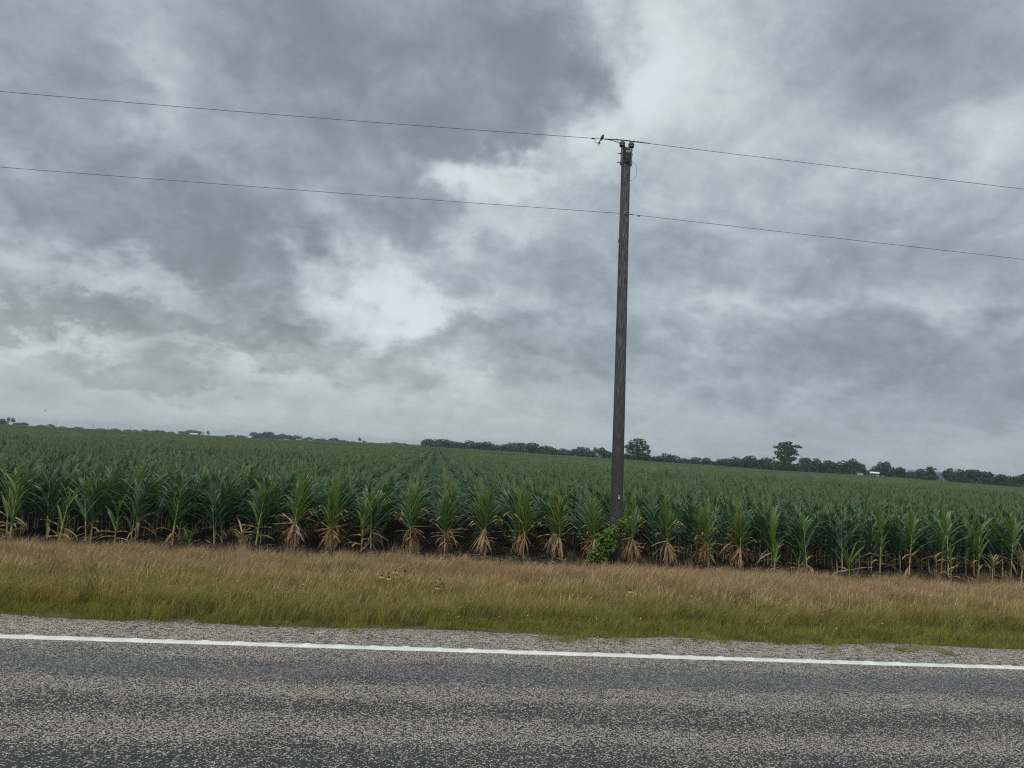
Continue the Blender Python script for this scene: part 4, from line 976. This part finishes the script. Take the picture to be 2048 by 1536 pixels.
TREES =  [(-337.0, 613.5, 2.2, 5.8, "r"), (-342.0, 610.7, 2.2, 7.0, "r"), (-309.3, 571.7, 3.2, 3.0, "a"), (-306.9, 573.0, 3.4, 3.3, "a"), (-421.3, 795.3, -0.2, 6.7, "r"), (-416.8, 797.7, 0.1, 5.9, "r"), (-493.4, 983.1, -1.5, 5.3, "r"), (-489.6, 985.0, -1.9, 4.2, "r"), (-484.0, 987.8, -0.2, 5.3, "r"), (-472.1, 993.5, -1.9, 6.5, "r"), (-457.7, 1000.3, -1.5, 5.0, "r"), (-454.1, 1001.9, -1.9, 5.5, "r"), (-513.6, 1194.2, -2.4, 14.7, "r"), (-381.6, 924.3, -1.1, 6.3, "r"), (-378.7, 925.5, -0.9, 5.2, "r"), (-367.9, 929.9, -0.8, 5.3, "r"), (-359.4, 933.2, -0.8, 5.4, "r"), (-349.8, 936.8, -0.2, 7.6, "r"), (-340.6, 940.2, -0.1, 8.7, "r"), (-332.8, 943.0, -0.2, 7.7, "r"), (-323.8, 946.1, -0.9, 7.8, "r"), (-313.2, 949.7, -0.2, 5.6, "r"), (-289.0, 905.0, 2.2, 8.1, "r"), (-281.3, 907.4, 2.2, 9.2, "r"), (-255.1, 863.1, 2.3, 4.7, "a"), (-284.8, 1062.5, -0.7, 9.1, "r"), (-269.7, 1066.4, -0.4, 9.2, "r"), (-195.8, 827.2, 3.6, 6.6, "r"), (-188.6, 828.8, 2.4, 9.2, "r"), (-180.7, 830.6, 4.0, 10.3, "r"), (-173.9, 832.0, 2.2, 8.3, "r"), (-167.4, 833.4, 3.7, 6.8, "r"), (-159.0, 835.0, 3.1, 9.5, "r"), (-152.8, 836.2, 2.9, 7.4, "r"), (-148.9, 887.6, 2.0, 6.8, "r"), (-141.5, 888.8, 0.2, 4.5, "r"), (-137.1, 889.5, 1.0, 5.7, "r"), (-130.3, 890.5, 1.4, 8.0, "r"), (-122.4, 891.6, 1.3, 5.7, "r"), (-116.7, 892.4, 2.2, 6.9, "r"), (-119.4, 992.8, 0.9, 9.0, "r"), (-109.7, 994.0, 0.2, 6.4, "r"), (-70.3, 696.5, 4.2, 3.6, "a"), (-75.5, 796.4, 1.2, 3.6, "r"), (-71.9, 696.3, 0.5, 6.3, "h"), (-84.6, 996.4, 0.3, 6.5, "r"), (-81.5, 1097.0, 0.1, 8.6, "r"), (-70.8, 1097.7, 0.7, 8.6, "r"), (-60.0, 1098.4, 2.1, 10.1, "r"), (-51.2, 1198.9, 1.4, 11.1, "r"), (-36.8, 1199.4, 0.6, 11.1, "r"), (-9.9, 559.9, 3.5, 3.0, "a"), (-3.8, 520.0, 5.1, 9.0, "r"), (3.8, 520.0, 5.8, 7.6, "r"), (9.8, 519.9, 5.1, 4.9, "r"), (13.6, 479.8, 4.2, 5.1, "r"), (19.3, 479.6, 5.2, 7.1, "r"), (25.5, 479.3, 4.5, 4.5, "r"), (30.0, 469.0, 5.1, 7.6, "r"), (35.8, 468.6, 4.2, 6.3, "r"), (40.9, 458.2, 4.1, 5.0, "h"), (44.5, 447.8, 5.2, 8.5, "r"), (49.4, 437.2, 4.9, 4.7, "r"), (54.0, 426.6, 5.5, 7.5, "r"), (60.9, 425.7, 4.4, 7.5, "r"), (64.6, 415.0, 3.5, 4.5, "r"), (68.5, 414.4, 2.9, 4.5, "r"), (72.4, 413.7, 3.4, 5.1, "r"), (75.5, 403.0, 3.4, 4.4, "r"), (78.9, 392.1, 4.7, 6.4, "r"), (82.1, 391.5, 3.0, 3.7, "h"), (83.0, 381.1, 4.7, 3.1, "a"), (86.3, 380.3, 4.7, 4.1, "r"), (89.4, 379.6, 4.1, 3.6, "h"), (95.6, 347.1, 9.4, 11.8, "b"), (93.0, 349.9, 2.8, 5.7, "h"), (100.7, 347.7, 3.3, 5.7, "h"), (111.0, 363.4, 2.4, 4.9, "r"), (116.1, 361.8, 3.5, 6.8, "r"), (122.9, 359.6, 1.9, 3.9, "r"), (126.9, 358.2, 2.6, 5.8, "r"), (132.8, 356.0, 2.7, 3.3, "r"), (132.1, 361.6, 0.9, 7.3, "h"), (140.7, 363.7, 1.8, 4.9, "h"), (141.0, 352.9, 2.8, 6.1, "r"), (145.8, 350.9, 3.6, 5.6, "r"), (146.2, 339.9, 3.5, 5.0, "r"), (150.3, 338.1, 4.5, 5.8, "r"), (154.4, 336.3, 4.3, 4.9, "r"), (154.0, 314.3, 10.8, 11.2, "s"), (151.1, 317.9, 3.1, 5.9, "h"), (155.2, 315.9, 3.6, 7.1, "h"), (159.8, 315.9, 3.4, 5.4, "h"), (170.5, 328.4, 4.4, 4.3, "r"), (176.2, 331.0, 4.9, 4.3, "r"), (182.4, 333.3, 4.3, 4.8, "r"), (182.3, 327.7, 4.6, 3.8, "r"), (186.7, 325.2, 4.5, 5.5, "r"), (188.1, 318.6, 5.8, 4.1, "r"), (195.8, 325.7, 3.8, 4.2, "r"), (220.9, 357.2, 2.3, 3.2, "r"), (202.1, 321.8, 4.9, 3.7, "r"), (204.5, 320.3, 5.3, 3.3, "r"), (201.8, 310.1, 3.2, 4.7, "r"), (204.4, 308.4, 3.2, 3.5, "r"), (206.7, 306.9, 2.3, 3.1, "h"), (196.8, 283.3, 2.8, 5.3, "r"), (198.9, 281.9, 3.9, 4.2, "s"), (200.0, 281.1, 2.2, 2.4, "h"), (219.0, 298.2, 3.7, 4.1, "r"), (209.6, 280.3, 3.4, 4.5, "r"), (220.7, 290.7, 3.4, 3.9, "r"), (210.9, 273.1, 3.1, 4.3, "r"), (213.2, 271.2, 2.7, 4.6, "r"), (219.6, 272.6, 2.0, 3.3, "r"), (222.1, 270.5, 2.4, 3.9, "r"), (218.2, 260.8, 1.9, 3.1, "r"), (217.3, 254.9, 2.8, 4.3, "r"), (220.7, 252.0, 2.7, 5.1, "r"), (224.1, 249.0, 2.7, 5.0, "r"), (153.3, 309.1, -1.8, 2.8, "g"), (173.3, 298.3, 0.4, 3.1, "g"), (167.4, 301.6, -1.4, 3.5, "g")]
rng = np.random.default_rng(41)
KN = {'r': ('broad_tree', 'tree'), 'h': ('bush', 'bush'), 'g': ('bush', 'bush'), 'a': ('airy_tree', 'tree'), 'b': ('broad_tree', 'tree'), 's': ('airy_tree', 'tree')}
def azd(t): return math.degrees(math.atan2(t[0], t[1]))
LM = [(-27.0, 'the twin far-left trees'), (-16.9, 'the lone tree between far buildings'), (-5.8, 'the lone tree left of the maize alleys'), (-.6, 'the dark tree line tip'),
      (15.46, 'the big round tree'), (26.1, 'the big gappy tree'), (31.9, 'the white-roofed shed'), (35.5, 'the blue-grey barn')]
cnt = {}
for (x, y, zt, w, kd) in sorted(TREES, key=azd):
    a = azd((x, y)); g = gz(x, y); h = max(1.4, zt-g)
    ws_ = (1.45 if 30 < a < 37.5 else 1.85) if kd in 'rh' else 1.2
    lib = TK[kd]; cr, tk = lib[int(rng.integers(0, len(lib)))]
    nm, cat = KN[kd]
    o = empty(nm, (x, y, g), (rng.uniform(0, 6.28) if kd in 'rhg' else R(-a)*1.0), (w*ws_, w*ws_, h*(1.22 if kd == 'r' else 1.1)))
    for n_, me in (('trunk', tk), ('crown', cr)): link(bpy.data.objects.new(n_, me), o)
    far = math.hypot(x, y) > 600
    if kd == 'b': lab = 'biggest round dark tree on the skyline, just right of the pole'
    elif kd == 's' and h > 8: lab = 'tall gappy tree with flat ragged branches, highest on the right skyline'
    elif kd == 's': lab = 'flat-topped spreading tree in front of the blue-grey barn'
    else:
        i = min(range(len(LM)), key=lambda q: abs(LM[q][0]-a)); sd = 'left' if a < LM[i][0] else 'right'
        key = (i, sd, far); cnt.setdefault(key, []).append(o); o['_k'] = 1
        lab = (i, sd, far, kd)
    o['category'] = cat
    o['group'] = 'hazy trees on the far left horizon' if far else ('trees and bushes along the far field edge')
    if isinstance(lab, str): o['label'] = lab
    else: o['_l'] = [float(i), float(sd == 'right'), float(far), float('rhga'.index(kd)), a]
for (i, sd, far), obs in cnt.items():
    obs.sort(key=lambda o: abs(o['_l'][4]-LM[i][0]))
    for j, o in enumerate(obs):
        kd = 'rhga'[int(o['_l'][3])]
        look = {'r': 'hazy round tree' if far else 'round dark tree', 'h': 'low dark bush', 'g': 'low pale bush', 'a': 'thin airy tree'}[kd]
        if far and kd == 'h': look = 'low hazy bush'
        o['label'] = '%s, %s to the %s of %s' % (look, ORD[min(j, 19)], sd, LM[i][1])
        del o['_l']; del o['_k']

# ------------------------------------------------------------------ far buildings
M_WHITE = simple('pale_metal', (0.72, 0.74, 0.74), 0.5, 0, .06); M_GREY = simple('grey_metal_roof', (0.34, 0.37, 0.37), 0.6); M_BLUE = simple('blue_grey_cladding', (0.13, 0.165, 0.20), 0.7, 0, .1, 2)
M_BROOF = simple('barn_roof', (0.10, 0.125, 0.15), 0.7); M_OPEN = simple('dark_opening', (0.02, 0.02, 0.02), 0.9); M_WALL = simple('pale_wall', (0.42, 0.42, 0.38), 0.8)
def shed(name, cx, cy, w, d, zb, ze, zr, wall, roofm, label, cat, group=None, open_front=False, door=True, curved=False):
    a = math.atan2(cx, cy)
    o = tag(empty(name, (cx, cy, zb), -a), label, cat, group); he, hr = ze-zb, zr-zb
    mb = MB()
    if open_front:
        for sx in (-1, -.33, .33, 1): mb.tube([(sx*w*.47, -d*.45, 0), (sx*w*.47, -d*.45, he)], .07, 8)
        mb.box((0, d*.45, he/2), (w*.96, .08, he)); mb.box((w*.30, 0, he*.36), (w*.36, d*.8, he*.72))
    else:
        mb.mesh([(sx*w/2, sy*d/2, z_) for z_ in (-1.0, he) for sx, sy in ((-1,-1),(1,-1),(1,1),(-1,1))] + [(-w/2, 0, hr), (w/2, 0, hr)], [(0,1,5,4),(1,2,6,5),(2,3,7,6),(3,0,4,7),(5,6,9),(7,4,8)])
    mb.build('wall', wall, o)
    mb = MB(); e = .12; n_ = 8 if curved else 2; top = []
    for i in range(n_+1):
        t = i/n_; yy_ = (-d/2-e) + (d+2*e)*t; zz_ = he + (hr-he)*(math.sin(math.pi*t) if curved else 1-abs(2*t-1)) - .0
        top.append((yy_, zz_))
    vs = [(sx*(w/2+e), a_, b_+dz) for sx in (-1, 1) for dz in (.04, -.02) for a_, b_ in top]; k_ = n_+1
    fs = [(i, k_*2+i, k_*2+i+1, i+1) for i in range(n_)] + [(k_+i, k_+i+1, k_*3+i+1, k_*3+i) for i in range(n_)] + [(i, i+1, k_+i+1, k_+i) for i in range(n_)] + [(k_*2+i, k_*3+i, k_*3+i+1, k_*2+i+1) for i in range(n_)]
    fs += [(0, k_, k_*3, k_*2), (n_, k_*2+n_, k_*3+n_, k_+n_)]
    mb.mesh(vs, fs); mb.build('roof', roofm, o)
    if door and not open_front:
        mb = MB(); mb.box((-w*.2, -d/2-.03, he*.4), (min(2.4, w*.25), .05, he*.8)); mb.build('door', M_OPEN, o)
        mb = MB(); mb.box((w*.2, -d/2-.03, he*.6), (min(1.2, w*.2), .05, he*.3)); mb.build('window', M_OPEN, o)
    return o
shed('open_shed', 195.8, 315.0, 3.6, 3.0, gz(195.8, 315), .35, 1.02, M_WALL, M_WHITE, 'small open shed with curved white metal roof before the right-hand trees', 'shed', open_front=True, curved=True)
tr = tag(empty('box_trailer', (189.0, 315.0, gz(189.0, 315.0)), -.54), 'low pale box trailer just left of the white-roofed shed', 'trailer')
g_ = -gz(189.0, 315.0)+.1; mb = MB(); mb.box((0, 0, g_-.55), (2.4, 1.6, 1.15)); mb.box((0,0,g_-1.25), (2.3,1.4,.12)); mb.build('box', M_WALL, tr)
for sx in (-1, 1):
    mb = MB(); mb.tube([(sx*.5, -.85, g_-1.35), (sx*.5, -.68, g_-1.35)], .32, 16); mb.build('wheel', M_OPEN, tr)
mb = MB(); mb.tube([(1.2,0,g_-1.25),(2.0,0,g_-1.3)], .05, 6); mb.tube([(1.9,0,g_-1.3),(1.9,0,0)], .04, 6); mb.build('hitch', M_STEEL, tr)
shed('barn', 230.0, 328.5, 15.5, 10.0, gz(230, 328), 1.75, 2.75, M_BLUE, M_BROOF, 'large blue-grey barn half hidden behind trees on the right', 'barn')
shed('lean_to', 232.9, 319.0, 2.1, 2.0, gz(232.9, 319), .25, .70, M_WALL, M_WHITE, 'small white lean-to right beside the blue-grey barn', 'shed')
shed('hut', 226.5, 282.5, 1.9, 1.8, gz(226.5, 282.5), .80, 1.12, M_WALL, M_WHITE, 'tiny pale-roofed hut among trees near the right edge', 'hut')
for cx, cy, w, zt, lab in [(-278.4, 887.3, 8.5, -.55, 'long pale shed under the trees on the left horizon'), (-283.7, 1010.9, 15, -1.7, 'wide pale grey building on the left horizon, left of the dark tree clump'),
    (-160.0, 814.4, 5.4, -1.05, 'small white house at the foot of the dark far tree clump'), (-146.6, 816.9, 7.0, -.8, 'bright white low building just right of the dark far tree clump'), (-143.8, 868.2, 3.6, -.7, 'smallest white building, rightmost of those on the left horizon')]:
    g_ = gz(cx, cy); shed('farm_building', cx, cy, w, 6.0, g_, zt-.75, zt, M_WHITE, M_WHITE if w < 14 else M_GREY, lab, 'building', 'pale buildings on the far left horizon')
for i, (x, y, zt) in enumerate([(-437.6, 899.2, 3.2), (-434.8, 900.5, 1.7), (-421.3, 906.9, 1.2), (-401.6, 915.8, 3.0), (-387.1, 922.0, 1.2), (-365.2, 930.9, 2.6), (-337.7, 941.2, 2.6)]):
    g_ = gz(x, y); o = tag(empty('distant_pole', (x, y, g_)), 'thin distant utility pole, %s from the left on the left horizon' % ORD[i], 'utility pole', 'distant utility poles on the left horizon')
    mb = MB(); mb.tube([(0,0,0),(0,0,zt-g_)], [.2,.13], 8); mb.build('shaft', M_WOOD, o)
    mb = MB(); mb.box((0, 0, zt-g_-.6), (2.2, .14, .16)); mb.build('crossarm', M_WOOD, o)

# ------------------------------------------------------------------ humid air
mb = MB(); mb.box((0, 1100, -4.25), (7000, 5000, 31.5))
m = bpy.data.materials.new('haze'); m.use_nodes = True; N = NT(m.node_tree); N.n.clear()
vp = N.add('ShaderNodeVolumePrincipled'); vp.inputs['Color'].default_value = (0.86, 0.95, 1.0, 1); vp.inputs['Density'].default_value = 0.00026; vp.inputs['Anisotropy'].default_value = 0.2
oo = N.add('ShaderNodeOutputMaterial'); N.l.new(vp.outputs[0], oo.inputs['Volume'])
hz = mb.build('haze', m); hz['kind'] = 'stuff'
